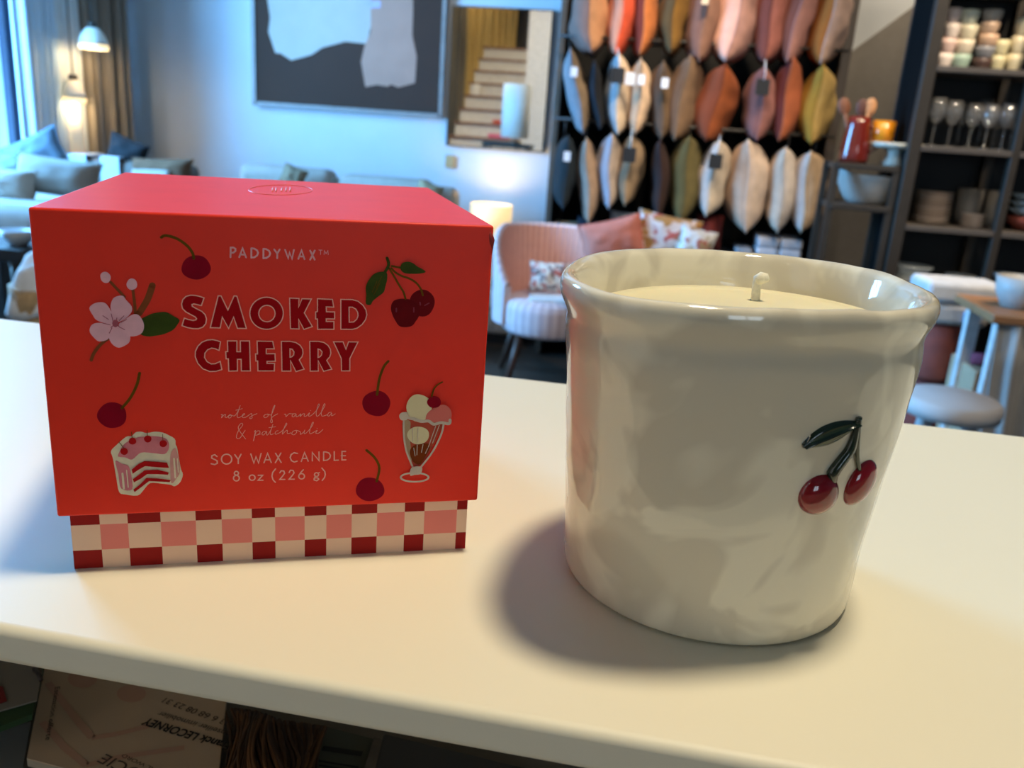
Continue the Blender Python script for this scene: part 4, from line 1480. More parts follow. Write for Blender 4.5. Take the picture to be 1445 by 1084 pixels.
MB().box((pl.x - .0, YR + .2, ZR / 2), (.012, .4, ZR)).build('side_panel', black, rack, smooth=False)
MB().box((pr_.x + .0, YR + .2, ZR / 2), (.012, .4, ZR)).build('side_panel', black, rack, smooth=False)
RZ = []
for (pa, pb) in (((800, -42), (1180, -38)), ((800, 66), (1170, 80)), ((790, 180), (1150, 198))):
    z = max(AY(*pa, YR).z, AY(*pb, YR).z) + .02
    RZ.append(z)
    for y in (YR - .10, YR + .12):
        MB().tube([(pl.x, y, z), (pr_.x, y, z)], .007, 10).build('rail', iron, rack)

CUSH = [
    # row, top, bottom, width px, colours of the two faces, label, tag
    (0, (828, -30), (836, 80), 46, '#8a7470', '#c09470', 'mauve and tan hanging cushion at the wall end of the top row', None),
    (0, (884, -30), (869, 82), 34, '#d99a80', '#d4583a', 'orange-red hanging cushion second from the wall in the top row', None),
    (0, (916, -30), (901, 82), 31, '#7a2a18', '#c47a44', 'dark red and gold hanging cushion beside the orange-red one in the top row', None),
    (0, (958, -30), (947, 80), 36, '#54441c', '#7a5c22', 'mustard brown hanging cushion in the shade of the top row', None),
    (0, (998, -30), (986, 92), 44, '#7a5a50', '#84665a', 'dull mauve-brown hanging cushion with cream label in the top row', 'cream'),
    (0, (1054, -32), (1021, 92), 54, '#e0bcb4', '#a88682', 'pale pink hanging cushion, the largest of the top row', None),
    (0, (1100, -32), (1078, 93), 44, '#6e3830', '#96605a', 'plum red hanging cushion just after the pale pink one in the top row', None),
    (0, (1140, -32), (1109, 93), 40, '#744438', '#a07a78', 'brownish rose hanging cushion next to the ochre one in the top row', None),
    (0, (1182, -32), (1155, 95), 44, '#a8681a', '#b8a49c', 'ochre and grey hanging cushion at the shelf end of the top row', None),
    (1, (806, 73), (823, 190), 28, '#8e9db0', '#857866', 'blue-grey and tan hanging cushion at the wall end of the middle row', 'white'),
    (1, (838, 90), (846, 184), 20, '#141c28', '#10141c', 'thin black hanging cushion with a grey strap in the middle row', None),
    (1, (874, 78), (874, 191), 36, '#9db6cf', '#d6cab6', 'light blue and cream hanging cushion with black tag in the middle row', 'black'),
    (1, (905, 86), (897, 190), 34, '#c6b49e', '#dccab4', 'cream hanging cushion with white label in the middle row', 'white'),
    (1, (935, 90), (932, 197), 36, '#5c4c3e', '#66543f', 'dark brown hanging cushion with small white label in the middle row', 'white'),
    (1, (976, 82), (953, 199), 46, '#6a5644', '#7a6450', 'taupe brown hanging cushion in the middle row before the rust one', None),
    (1, (1023, 94), (996, 200), 50, '#7a3a14', '#884820', 'rust orange hanging cushion with a stitched seam in the middle row', None),
    (1, (1077, 97), (1066, 199), 42, '#7c5454', '#8c6262', 'mauve hanging cushion with a square black tag in the middle row', 'black'),
    (1, (1121, 84), (1100, 200), 38, '#641e14', '#a05c3c', 'dark red and copper hanging cushion next to the yellow one', None),
    (1, (1161, 95), (1144, 204), 42, '#b08c26', '#c2aa68', 'yellow hanging cushion at the shelf end of the middle row', None),
    (2, (800, 190), (793, 292), 30, '#142630', '#1c2c38', 'navy hanging cushion at the wall end of the bottom row', 'white'),
    (2, (829, 194), (831, 312), 28, '#a8a4a0', '#b09c86', 'mottled beige hanging cushion second in the bottom row', None),
    (2, (863, 188), (858, 292), 33, '#a8bada', '#c0b8b0', 'pale blue and white hanging cushion in the bottom row', None),
    (2, (893, 190), (884, 287), 35, '#8a7e6c', '#a09078', 'beige hanging cushion with a black tag in the bottom row', 'black'),
    (2, (932, 196), (930, 305), 26, '#2c1a1a', '#342220', 'very dark maroon hanging cushion before the olive one', None),
    (2, (973, 191), (959, 310), 44, '#5e5a30', '#66603a', 'olive green hanging cushion in the bottom row', None),
    (2, (1017, 197), (998, 302), 40, '#ccd2da', '#c2beb4', 'white hanging cushion with a small black tag in the bottom row', 'black'),
    (2, (1056, 196), (1053, 324), 52, '#c0b2a6', '#c8beb6', 'creased greige hanging cushion, the widest of the bottom row', None),
    (2, (1108, 206), (1096, 324), 40, '#d2cec6', '#c8c8c8', 'off-white wrinkled hanging cushion before the last of the bottom row', None),
    (2, (1146, 212), (1132, 324), 48, '#ccd4e0', '#c8b69a', 'white hanging cushion with tan edge at the shelf end of the bottom row', None),
]
DEP = .36
tag_black, tag_white, tag_cream = mat('#15171a', .6), mat('#dfe3ea', .7), mat('#cbb79c', .8)
for i, (row, tp, bt, wpx, ca, cb_, lab, tg) in enumerate(CUSH):
    T, B = AY(*tp, YR), AY(*bt, YR)
    C = (T + B) / 2
    zax = (T - B).normalized()
    L = (T - B).length
    thick = wpx * YR * 1.02 / FPX * 1.10
    yaw = -(C.x / YR) * 1.0 + ((i * 37) % 11 - 5) * .008
    yax = Vector((-math.sin(yaw), math.cos(yaw), 0))
    yax = (yax - zax * yax.dot(zax)).normalized()
    xax = yax.cross(zax).normalized()
    e = empty('hanging_cushion', C, 0, lab, 'cushion', 'cushions hanging on the display rack')
    ca = '#' + ''.join('%02x' % int(int(ca[k:k + 2], 16) * w_) for k, w_ in ((1, .86), (3, .77), (5, .70)))  # window-side faces darkened and warmed in colour against the blue daylight
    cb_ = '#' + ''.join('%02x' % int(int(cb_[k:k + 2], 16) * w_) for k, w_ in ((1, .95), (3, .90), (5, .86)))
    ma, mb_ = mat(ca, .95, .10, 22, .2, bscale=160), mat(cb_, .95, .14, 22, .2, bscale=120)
    mb = MB()
    n = 19
    for s in (-1, 1):
        def fn(u, v, s=s):
            a, b = u * 2 - 1, v * 2 - 1                           # a along depth, b along height
            k = max(0.0, (1 - a * a)) ** .55 * max(0.0, (1 - b * b)) ** .5
            yy = a * DEP / 2 * (1 - .12 * (1 - b * b))
            zz = b * L / 2 * (1 - .05 * (1 - a * a))
            xx = s * thick / 2 * k * (1 + .22 * noise.noise(Vector((a * 1.8 + i * 3.1, b * 2.0, s * 2.0))))
            xx += .010 * math.sin(b * 2.5 + i * 1.7) * (1 - b * b)
            return C + xax * xx + yax * yy + zax * zz
        mb.grid(fn, n, n + 8, 0 if s < 0 else 1)
    body = mb.build('cushion_cover', [ma, mb_], e)
    sm = MB().tube([C + xax * (.010 * math.sin(b * 2.5 + i * 1.7) * (1 - b * b)) - yax * DEP / 2 * (1 - .12 * (1 - b * b)) + zax * (b * L / 2) for b in np.linspace(-1, 1, 22)], .0035, 6)
    sm.build('seam', mb_ if i % 3 else ma, e)
    hk = C + zax * (L / 2 * .95)
    MB().tube([hk - Vector((0, .10, .0)), Vector((hk.x, YR - .10, RZ[row] + .008))], .0025, 6).build('hanging_loop', iron, e)
    if tg:
        fr = C - yax * (DEP / 2 + .012) + zax * (L * .22)
        if i in (2, 12, 13):
            fr += xax * .008
        if tg == 'black':
            t = MB().box(fr, (.062, .003, .07), .1).build('black_tag', tag_black, e, smooth=False)
            MB().tube([fr + Vector((0, -.002, .03)), fr + Vector((.004, .0, .055)), fr + zax * .12 + yax * .012], .0015, 6).build('cord', tag_white, t)
            if i == 11:
                MB().box(fr + Vector((.06, -.006, -.012)), (.045, .003, .055), .2).build('white_sticker', tag_white, t, smooth=False)
        else:
            t = MB().box(fr, (.032, .003, .045 if tg == 'white' else .06), .1).build('paper_tag', tag_white if tg == 'white' else tag_cream, e, smooth=False)
            MB().tube([fr + Vector((0, -.0, .02)), fr + zax * .09 + yax * .012], .0015, 6).build('cord', tag_black, t)

# cushions and linens at the foot of the rack
bz = AY(900, 356, 3.75).z - .06
bench = empty('low_bench', (AY(915, 356, 3.75).x, 3.72, 0), 0, 'low dark bench with cushions in front of the rack', 'bench')
bxa, bxb = AY(850, 356, 3.72).x, AY(1018, 356, 3.72).x
MB().box(((bxa + bxb) / 2, 3.74, bz - .02), (bxb - bxa, .3, .04)).build('seat', mat('#2a211c', .6), bench, bevel=.004)
for x in (bxa + .04, bxb - .04):
    for y in (3.62, 3.86):
        MB().box((x, y, (bz - .04) / 2), (.04, .04, bz - .04)).build('leg', mat('#2a211c', .6), bench, smooth=False)


def standing(pxc, pxt, w, y, m, lab, rot=(-.2, 0, 0), h=None, sv=0):
    top = AY(pxc, pxt, y)
    h = h or (top.z - bz)
    cushion((top.x, y, top.z - h / 2 * math.cos(rot[0])), w, h, .11, rot, m, lab, 'cushions standing on the low bench', sv=sv)


standing(868, 310, .27, 3.70, mat('#cf7a66', .95, .06, 25, .15), 'coral pink cushion leaning on the bench beside the floral one', (-.2, -.28, .1), sv=11)
standing(942, 304, .27, 3.74, spotted('#d8c4bc', '#b8564c', '#b08048', 16), 'large floral cushion on the bench behind the candle', (-.2, .12, -.1), sv=12)
standing(982, 322, .15, 3.66, spotted('#d0ccc8', '#a8685c', '#a09070', 22), 'small floral cushion overlapping the large floral one', (-.2, .2, 0), sv=13)
YL = YR + .02
zsh = AY(1100, 362, YL).z
MB().box(((pl.x + pr_.x) / 2, YR + .13, zsh - .012), (pr_.x - pl.x - .02, .54, .024)).build('lower_shelf', black, rack, smooth=False)


def in_rack(px, pytop, w, m, lab, sv, rot=(0, 0, 0)):
    top = AY(px, pytop, YL)
    h = (top.z - zsh - .004)
    cushion((top.x, YL, zsh + .004 + h / 2), w, h, .1, rot, m, lab, 'cushions on the lower shelf of the rack', sv=sv)


in_rack(1003, 303, .13, mat('#7a2e2a', .95), 'dark red cushion low in the rack behind the floral ones', 14)
in_rack(892, 300, .22, mat('#93a4ba', .95, .1, 25), 'grey-blue cushion low in the rack behind the coral one', 15)
in_rack(802, 312, .13, mat('#77705f', .95, .1, 25), 'grey-brown cushion low in the rack above the armchair', 16)
in_rack(829, 306, .10, mat('#171d29', .95, .1, 25), 'dark navy cushion low in the rack beside the armchair', 17)
a, b = AY(1068, 347, YL - .1), AY(1133, 347, YL - .1)
lh = (AY(1100, 337, YL - .1).z - zsh) / 2
for k in range(2):
    for j in (0, 1):
        w = (b.x - a.x) / 2
        rbox('folded_linen', (a.x + w * (j + .5), YL + .02, zsh + .0005 + lh * (k + .5)), (w - .004, .26, lh - .001), mat('#c9c8cc' if k == 0 else '#bdbcc0', .95, .08, 20, .1), None, 0, .012,
             '%s folded white linen of the pile %s' % (('lower', 'upper')[k], ('nearer the bench', 'nearer the shelving')[j]), 'linen', 'folded linens low in the rack')
a = AY(1050, 356, YL - .1)
rbox('folded_linen', (a.x, YL + .02, zsh + .0005 + lh * .35), (.08, .22, lh * .7), mat('#aeadb0', .95, .08, 20, .1), None, 0, .012, 'single small folded grey-white linen beside the two linen piles', 'linen', 'folded linens low in the rack')

# ================================================================== THE SHELVING WITH TABLEWARE
YS = 3.85
SY = math.radians(2)
SO = AY(1290, 200, YS)
SO.z = 0
sn = Vector((-math.sin(SY), math.cos(SY), 0))
sx = Vector((math.cos(SY), math.sin(SY), 0))
shelf = empty('shelving_unit', SO, SY, 'tall black iron shelving with cups, glasses and plates', 'shelving')
_si = (Matrix.Translation(SO) @ Matrix.Rotation(SY, 4, 'Z')).inverted()


def SP(px, py, d=0.0):
    """point of the shelving's own coordinates, d behind its front plane"""
    return _si @ AP(px, py, SO + sn * d, sn)


def SW(q):
    return SO + sx * q[0] + sn * q[1] + Vector((0, 0, q[2]))


ZT = 2.4
xa, xb = SP(1297, 100).x, SP(1271, 380).x
wpost = SP(1322, 60).x - SP(1296, 60).x
xL = SP(1284, 200).x
xLr = SP(1302, 200).x
xR = SP(1431, 205).x
xRr = SP(1443, 205).x
xE = xR + 1.15
cast = mat('#2c261f', .5, .15, 15)
for (a, b) in ((xL, xLr), (xR, xRr), (xE, xE + .05)):
    MB().box(((a + b) / 2, .02, ZT / 2), (b - a, .04, ZT)).build('post', cast, shelf, local=True, bevel=.003)
    MB().box(((a + b) / 2, .28, ZT / 2), (.04, .04, ZT)).build('post', cast, shelf, local=True, bevel=.003)
MB().box(((xL + xE) / 2, .31, ZT / 2), (xE - xL, .015, ZT)).build('back_panel', mat('#16181b', .7, .1, 8), shelf, local=True, smooth=False)
MB().box((xL + .01, .16, ZT / 2), (.012, .28, ZT)).build('side_panel', mat('#0e0c0b', .95, spec=.1), shelf, local=True, smooth=False)
Z1 = (SP(1322, 90).z + SP(1440, 101).z) / 2
Z2 = (SP(1303, 203).z + SP(1425, 216).z) / 2
Z3 = (SP(1284, 316).z + SP(1395, 328).z) / 2
Z4 = Z3 - .36
board = mat('#4e4843', .55, .12, 15)
for z in (Z1, Z2, Z3, Z4, Z1 + (Z1 - Z2), .12):
    for (a, b) in ((xLr, xR), (xRr, xE)):
        MB().box(((a + b) / 2, .15, z - .011), (b - a, .30, .022)).build('shelf_board', board, shelf, local=True, bevel=.002)

cup_n = 0


def cup(q, r, h, col, lab, grp='stacked cups on the top shelf'):
    """a tapered handleless cup standing at shelf point q"""
    w = SW(q)
    z = w.z
    o = MB().lathe([(0, z), (r * .72, z), (r * .80, z + h * .12), (r * .97, z + h * .62), (r, z + h), (r * .92, z + h), (r * .88, z + h * .6), (r * .66, z + h * .12), (0, z + h * .1)], (w.x, w.y, 0), 28).build('cup', mat(col, .35, .06, 40), loc=w)
    return tag(o, lab, 'cup', grp)


WORD = ['bottom', 'second', 'third', 'fourth', 'fifth', 'sixth', 'seventh', 'eighth', 'ninth', 'tenth', 'eleventh', 'twelfth']
K = YS * 1.06 / FPX
for (pxb, pxt, ybot, ytop, w, cols, nm) in (
        (1333, 1341, 86, 19, 19, ['#e4d8d2', '#d8bcb4', '#e8dad2', '#dccac2'], 'the pink stack against the shelf post'),
        (1356, 1366, 88, 22, 22, ['#a6c0b2', '#ded2be', '#e2dabf', '#d4d9c6'], 'the mint and cream stack'),
        (1386, 1398, 90, 23, 23, ['#54403c', '#85868e', '#d2b096', '#d0b29a', '#a8a49c'], 'the peach and grey stack'),
        (1408, 1411, 92, 57, 17, ['#d2caa4', '#d6cda6'], 'the short cream stack'),
        (1431, 1436, 93, 33, 19, ['#d8ccaa', '#dccfae', '#dccfae'], 'the tall cream stack')):
    n = len(cols)
    b = SP(pxb, ybot, .12)
    b.z = Z1 + .0006
    H = (ybot - ytop) * K
    for k, c in enumerate(cols):
        t = SP(pxb + (pxt - pxb) * k / max(1, n - 1), ybot, .12)
        cup((b.x + (((k * 7) % 3) - 1) * .003, .12, b.z + k * H / n), w / 2 * K, H / n * 1.0 - .0004, c, 'cup, %s from the shelf in %s' % (WORD[k] if k else 'lowest', nm))

# wine glasses
gl = glass('wine_glass', (.93, .95, .97), .30, .10)


def wineglass(q, h, r, lab):
    w = SW(q)
    e = empty('wine_glass', w, 0, lab, 'wine glass', 'wine glasses on the middle shelf')
    z, c = w.z, (w.x, w.y, 0)
    MB().lathe([(0, z), (r * .95, z), (r * .95, z + .003), (.006, z + .008), (0, z + .008)], c, 28).build('foot', gl, e)
    MB().lathe([(.004, z + .0081), (.0035, z + h * .3), (.005, z + h * .46)], c, 12).build('stem', gl, e)
    P = [(.003, z + h * .461), (r * .55, z + h * .52), (r * .93, z + h * .66), (r, z + h * .78), (r * .86, z + h)]
    MB().lathe(P + [(a * .95, b + (.002 if i == 0 else 0)) for i, (a, b) in reversed(list(enumerate(P)))], c, 28).build('bowl', gl, e)


ORD = ['first', 'second', 'third', 'fourth', 'fifth', 'sixth', 'seventh', 'eighth', 'ninth']
for k, (px, d, h) in enumerate(((1313, .07, 56), (1336, .08, 54), (1349, .24, 54), (1365, .09, 52), (1378, .25, 60), (1388, .08, 52), (1399, .23, 54), (1412, .09, 54), (1424, .22, 52))):
    p = SP(px, 207, d)
    wineglass((p.x, d, Z2 + .0006), h * K, 10.5 * K, '%s wine glass from the thick shelf post on the middle shelf' % ORD[k])

# plates and pots on the third shelf


def plate(q, r, h, col, lab, grp, name='plate', cat='plate'):
    w = SW(q)
    z = w.z
    o = MB().lathe([(0, z), (r * .62, z), (r * .7, z + h * .25), (r, z + h * .9), (r, z + h), (r * .97, z + h), (r * .68, z + h * .5), (0, z + h * .4)], (w.x, w.y, 0), 32).build(name, mat(col, .35, .06, 30), loc=w)
    return tag(o, lab, cat, grp)


a, b = SP(1286, 315, .16), SP(1338, 315, .16)
H = 40 * K
for k in range(9):
    plate(((a.x + b.x) / 2, .17, Z3 + .0006 + k * H / 9), (b.x - a.x) / 2, H / 9 - .0004, ('#b9aa9b', '#c6bab0', '#ad9d90')[k % 3], 'plate, %s from the shelf in the tall plate stack by the post' % (WORD[k] if k else 'lowest'), 'stacked plates on the third shelf')
a, b = SP(1352, 322, .12), SP(1388, 322, .12)
for k in range(4):
    plate(((a.x + b.x) / 2, .13, Z3 + .0006 + k * 17 * K / 4), (b.x - a.x) / 2, 17 * K / 4 - .0004, '#aba199', 'small plate, %s from the shelf in the low stack by the grey pots' % (WORD[k] if k else 'lowest'), 'small plates on the third shelf')
for (px, w, t0, lab) in ((1357, 30, 268, 'grey stoneware pot behind the low plate stack'), (1396, 26, 269, 'grey stoneware pot next to the middle post')):
    p = SP(px, 312, .28)
    z = Z3 + .0006
    h = 46 * K
    q = SW((p.x, .24, z))
    o = MB().lathe([(0, z), (w / 2 * K * .85, z), (w / 2 * K, z + h * .3), (w / 2 * K * 1.02, z + h), (w / 2 * K * .92, z + h), (w / 2 * K * .9, z + h * .2), (0, z + h * .15)], (q.x, q.y, 0), 28).build('stoneware_pot', mat('#7c766e', .5, .1, 30), loc=q)
    tag(o, lab, 'pot')
p = SP(1440, 300, .15)
for k in range(3):
    plate((p.x + .06, .2, Z3 + .06 + k * .03), .09, .032, '#9fb0ba', 'pale blue bowl, %s of the stack on the terracotta bowl' % ('lowest', 'middle', 'topmost')[k], 'pale blue bowls', 'bowl', 'bowl')
q = SW((p.x + .06, .2, Z3 + .0006))
o = MB().lathe([(0, q.z), (.05, q.z), (.08, q.z + .03), (.085, q.z + .058), (.079, q.z + .058), (.07, q.z + .03), (0, q.z + .012)], (q.x, q.y, 0), 32).build('terracotta_bowl', mat('#8a4436', .5, .1, 30), loc=q)
tag(o, 'terracotta bowl beyond the middle post on the third shelf', 'bowl')
# dishes on the lowest visible shelf
for (px, top, w, n, nm) in ((1284, 372, 62, 4, 'the stack beside the candle rim'), (1356, 383, 44, 3, 'the middle stack'), (1425, 385, 48, 4, 'the stack beyond the middle post')):
    p = SP(px, 400, .1)
    zt_ = SP(px, top, .1).z
    hh = (zt_ - Z4) / (n + 1)
    for k in range(n):
        plate((p.x, .12, Z4 + .0006 + k * hh * 1.2), w / 2 * K * (1 - .06 * k), hh * 1.18, ('#aab4ba', '#c3c3c2', '#b4bcc0')[k % 3], 'white dish, %s of %s on the lowest shelf' % (WORD[k] if k else 'lowest', nm), 'white dishes on the lowest shelf', 'dish', 'dish')

# short side shelf between the rack and the iron shelving
sd = empty('side_shelf', AY(1232, 228, YS + .05) - Vector((0, 0, AY(1232, 228, YS + .05).z)), 0, 'small dark open shelf between the cushion rack and the black shelving', 'shelf')
ysd = YS + .02
pa, pb = AY(1171, 229, ysd), AY(1284, 236, ysd)
za = (pa.z + pb.z) / 2
pa2, pb2 = AY(1168, 287, ysd), AY(1272, 293, ysd)
zb_ = (pa2.z + pb2.z) / 2
x0, x1 = AY(1182, 230, ysd).x, SW((xL, 0, 0)).x - .02
for z in (za, zb_, .35):
    MB().box(((x0 + x1) / 2, ysd + .14, z - .012), (x1 - x0, .28, .024)).build('shelf_board', cast, sd, bevel=.002)
for x in (x0, x1):
    for y in (ysd + .02, ysd + .26):
        MB().box((x, y, (za + .0) / 2), (.025, .03, za)).build('post', cast, sd, smooth=False)
# jug with wooden spoons
p = AY(1203, 226, ysd + .12)
p.z = za + .0006
r = 17 * K
z = p.z
jug = empty('brown_jug', p, 0, 'glazed dark brown jug holding wooden spoons', 'jug')
h = 56 * K
MB().lathe([(0, z), (r * .98, z), (r * 1.05, z + h * .1), (r * 1.0, z + h * .4), (r * .82, z + h * .8), (r * .8, z + h), (r * .72, z + h), (r * .74, z + h * .8), (r * .9, z + h * .35), (r * .8, z + .01), (0, z + .01)], (p.x, p.y, 0), 32).build('body', mat('#6a2016', .15, .2, 30, coat=.5), jug)
MB().tube(smooth_path([(p.x + r * .8, p.y, z + h * .82), (p.x + r * 1.6, p.y, z + h * .72), (p.x + r * 1.7, p.y, z + h * .45), (p.x + r * 1.0, p.y, z + h * .25)], 5), .008, 10).build('handle', mat('#6a2016', .15, .2, 30, coat=.5), jug)
for (px, py, dx, c, lab) in ((1191, 150, -.3, '#7a4a30', 'dark wooden spoon in the brown jug, nearer the cushion rack'), (1217, 152, .25, '#5a3428', 'brown wooden spoon in the middle of the brown jug'), (1228, 151, .5, '#c08a5e', 'light wooden spoon leaning towards the iron shelving')):
    t = AY(px, py, p.y)
    s0 = Vector((p.x + r * dx * .3, p.y, z + .012))
    d = (t - s0)
    u = d.normalized()
    mb = MB()
    mb.tube([s0, s0 + d * .5, t - u * .03], [.006, .006, .007], 10)
    wv = Vector((0, 1, 0)).cross(u).normalized()
    mb.grid(lambda a, b: t + wv * (.026 * math.cos(a * 6.2832) * math.sin(b * math.pi)) - u * (.036 * math.cos(b * math.pi)) + Vector((0, 1, 0)) * (.008 * math.sin(a * 6.2832) * math.sin(b * math.pi)), 20, 11, cu=True)
    tag(mb.build('wooden_spoon', mat(c, .6, .2, 40)), lab, 'spoon', 'wooden spoons in the jug')
# cake stand with amber tumbler
p = AY(1260, 233, ysd + .12)
p.z = za + .0006
z = p.z
sr = 33 * K
hs = 26 * K
cs = empty('cake_stand', p, 0, 'pale green-white cake stand beside the brown jug', 'cake stand')
MB().lathe([(0, z), (sr * .5, z), (sr * .45, z + hs * .15), (sr * .3, z + hs * .5), (sr * .42, z + hs * .8), (0, z + hs * .8)], (p.x, p.y, 0), 36).build('foot', mat('#b8b4a4', .3), cs)
MB().lathe([(0, z + hs * .8), (sr * .9, z + hs * .82), (sr, z + hs * .93), (sr, z + hs * 1.06), (sr * .94, z + hs * 1.06), (sr * .9, z + hs * .97), (0, z + hs * .95)], (p.x, p.y, 0), 40).build('plate', mat('#c0bba9', .3), cs)
t = AY(1243, 204, p.y - .0)
zt_ = z + hs * .95 + .0006
rr, hh = 13 * K, 28 * K
o = MB().lathe([(0, zt_), (rr, zt_), (rr * 1.03, zt_ + hh), (rr * .93, zt_ + hh), (rr * .9, zt_ + .008), (0, zt_ + .008)], (t.x, p.y, 0), 28).build('amber_tumbler', mat('#d88a1c', .15, .15, 30, coat=.3))
tag(o, 'amber orange tumbler standing on the cake stand', 'tumbler')
# big white boat-shaped bowl on the lower board
p = AY(1222, 290, ysd + .12)
z = zb_ + .0006
bw, bh = 46 * K, 36 * K
mb = MB()


def boat(u, v, ins):
    a = u * 2 * math.pi
    f = v ** .6
    rx, ry = bw * (.45 + .55 * f), .10 * (.4 + .6 * f)
    lift = bh * (.0 + v) * (1 + .22 * math.cos(a + math.pi) ** 3 * v)
    return Vector((p.x + (rx - (.008 if ins else 0)) * math.cos(a), p.y + (ry - (.008 if ins else 0)) * math.sin(a), z + (.010 if ins else 0) * (1 - v) + lift))


mb.grid(lambda u, v: boat(u, v, False), 48, 12, cu=True)
mb.grid(lambda u, v: boat(u, v, True), 48, 12, cu=True)
mb.grid(lambda u, v: boat(u, 1, False).lerp(boat(u, 1, True), v), 48, 2, cu=True)
for ins in (False, True):
    mb.add([boat(k / 48, 0, ins) for k in range(48)], [tuple(range(48))])
tag(mb.build('serving_bowl', mat('#aaa59c', .35, .06, 20)), 'large white boat-shaped bowl on the lower board of the side shelf', 'bowl')

# ================================================================== FURNITURE BEYOND THE COUNTER, SHELF SIDE
# terracotta pouf carrying white linens and a dish
yp = 3.3
tp = AY(1335, 457, yp)
rp = (AY(1384, 470, yp).x - AY(1290, 470, yp).x) / 2
zf = tp.z
po = empty('terracotta_pouf', (tp.x, yp + .1, 0), 0, 'round terracotta pouf with stepped base beside the candle', 'pouf')
zz = AY(1335, 540, yp).z
MB().lathe([(0, zf), (rp * .9, zf), (rp, zf - .02), (rp, zz + .02), (rp * .93, zz), (0, zz)], (tp.x, yp + .1, 0), 48).build('seat', mat('#9a5348', .95, .08, 25, .15), po)
MB().lathe([(0, zz), (rp * .74, zz), (rp * .74, .0), (0, 0)], (tp.x, yp + .1, 0), 48).build('base', mat('#8a4840', .95, .08, 25, .15), po)
p = AY(1365, 420, yp)
a, b = AY(1308, 430, yp), AY(1412, 430, yp)
zc0 = zf + .0006
hl = (AY(1360, 398, yp).z - zf)
tc = empty('linen_parcel', (p.x - .01, yp + .08, zc0), 0, 'bundle of pale blue-white linen on the terracotta pouf', 'linen')
mb = MB()
for k, (dx, w, h) in enumerate(((-.02, .24, .5), (.0, .28, .5))):
    zz0 = zc0 + sum(x[2] for x in ((-.02, .24, .5), (.0, .28, .5))[:k]) * hl
    m = MB().box((p.x - .02 + dx, yp + .06, zz0 + hl * h / 2), (w, .2, hl * h - .001), .08 * (k * 2 - 1))
    m.build('linen_fold', mat('#c4c6c8' if k else '#aeaca8', .95, .1, 14, .3), tc, bevel=.02, seg=4)
mb = MB().prism([AY(*q, yp - .05) for q in ((1362, 440), (1392, 436), (1384, 452), (1368, 461), (1360, 455))], (0, .012, 0))
mb.build('hanging_corner', mat('#9fc0ea', .95, .1, 14), tc, smooth=False)
# round white stool
ys_ = 2.15
c = AY(1355, 572, ys_)
rs_ = (AY(1428, 590, ys_).x - AY(1282, 580, ys_).x) / 2
st = empty('round_stool', (c.x, ys_ + .06, 0), 0, 'round white stool just beyond the counter edge', 'stool')
MB().lathe([(0, c.z + .006), (rs_ * .9, c.z + .004), (rs_ * .98, c.z - .004), (rs_, c.z - .02), (rs_ * .97, c.z - .04), (0, c.z - .04)], (c.x, ys_ + .06, 0), 56).build('seat', mat('#cdc2bb', .7, .08, 8), st)
for k in range(4):
    a = k * math.pi / 2 + .4
    MB().tube([(c.x + rs_ * .6 * math.cos(a), ys_ + .06 + rs_ * .6 * math.sin(a), c.z - .04), (c.x + rs_ * .8 * math.cos(a), ys_ + .06 + rs_ * .8 * math.sin(a), 0)], .016, 12).build('leg', mat('#b9b6b4', .6), st)
# table with wooden top and white cloth side
yt2 = 2.85
a = AY(1398, 446, yt2)
tb = empty('dining_table', (a.x + .4, yt2 + .3, 0), 0, 'wooden topped table with white skirt by the shelving', 'table')
zt2 = AY(1420, 444, yt2).z
MB().box((a.x + .42, yt2 + .17, zt2 - .015), (.84, .38, .03)).build('table_top', mat('#a2714a', .5, .15, 10), tb, bevel=.006)
wl = AY(1416, 470, yt2 - .02)
mb = wavy(wl.x, yt2 + .0, wl.x + .8, yt2 + .0, .02, zt2 - .031, .012, 9)
mb.build('table_skirt', mat('#9e9993', .9, .08, 8), tb, solid=.004)
for x in (a.x + .06, a.x + .78):
    for y in (yt2 + .06, yt2 + .32):
        MB().box((x, y, (zt2 - .03) / 2), (.04, .04, zt2 - .03)).build('leg', mat('#d3d0cc', .6), tb, smooth=False)
p = AY(1432, 420, yt2 + .12)
o = MB().lathe([(0, zt2 + .0006), (.05, zt2 + .0006), (.075, zt2 + .05), (.08, zt2 + .1), (.074, zt2 + .1), (.068, zt2 + .05), (0, zt2 + .012)], (p.x + .03, yt2 + .16, 0), 36).build('white_planter', mat('#b2afa9', .5, .06, 20))
tag(o, 'white planter bowl on the wooden table by the shelving', 'planter')
# cream box on the floor by the pouf
yk = 3.0
a, b = AY(1384, 527, yk), AY(1420, 590, yk)
o = MB().box(((a.x + b.x) / 2 - .01, yk + .15, a.z / 2), (b.x - a.x, .26, a.z)).build('cream_carton', mat('#b89c7c', .85, .08, 10), bevel=.004)
tag(o, 'cream carton on the floor between the pouf and the table', 'carton')
o = MB().tube([((a.x + b.x) / 2 - .05, yk + .12, a.z + .022), ((a.x + b.x) / 2 + .04, yk + .12, a.z + .022)], .021, 16).build('ribbon_roll', mat('#8a3a4c', .8))
tag(o, 'dark pink roll lying on the cream carton', 'roll')

# ================================================================== THINGS ON THE DESK SHELF UNDER THE COUNTER EDGE


def AD(px, py, d=0.0):
    return AZ(px, py, ZD + d)


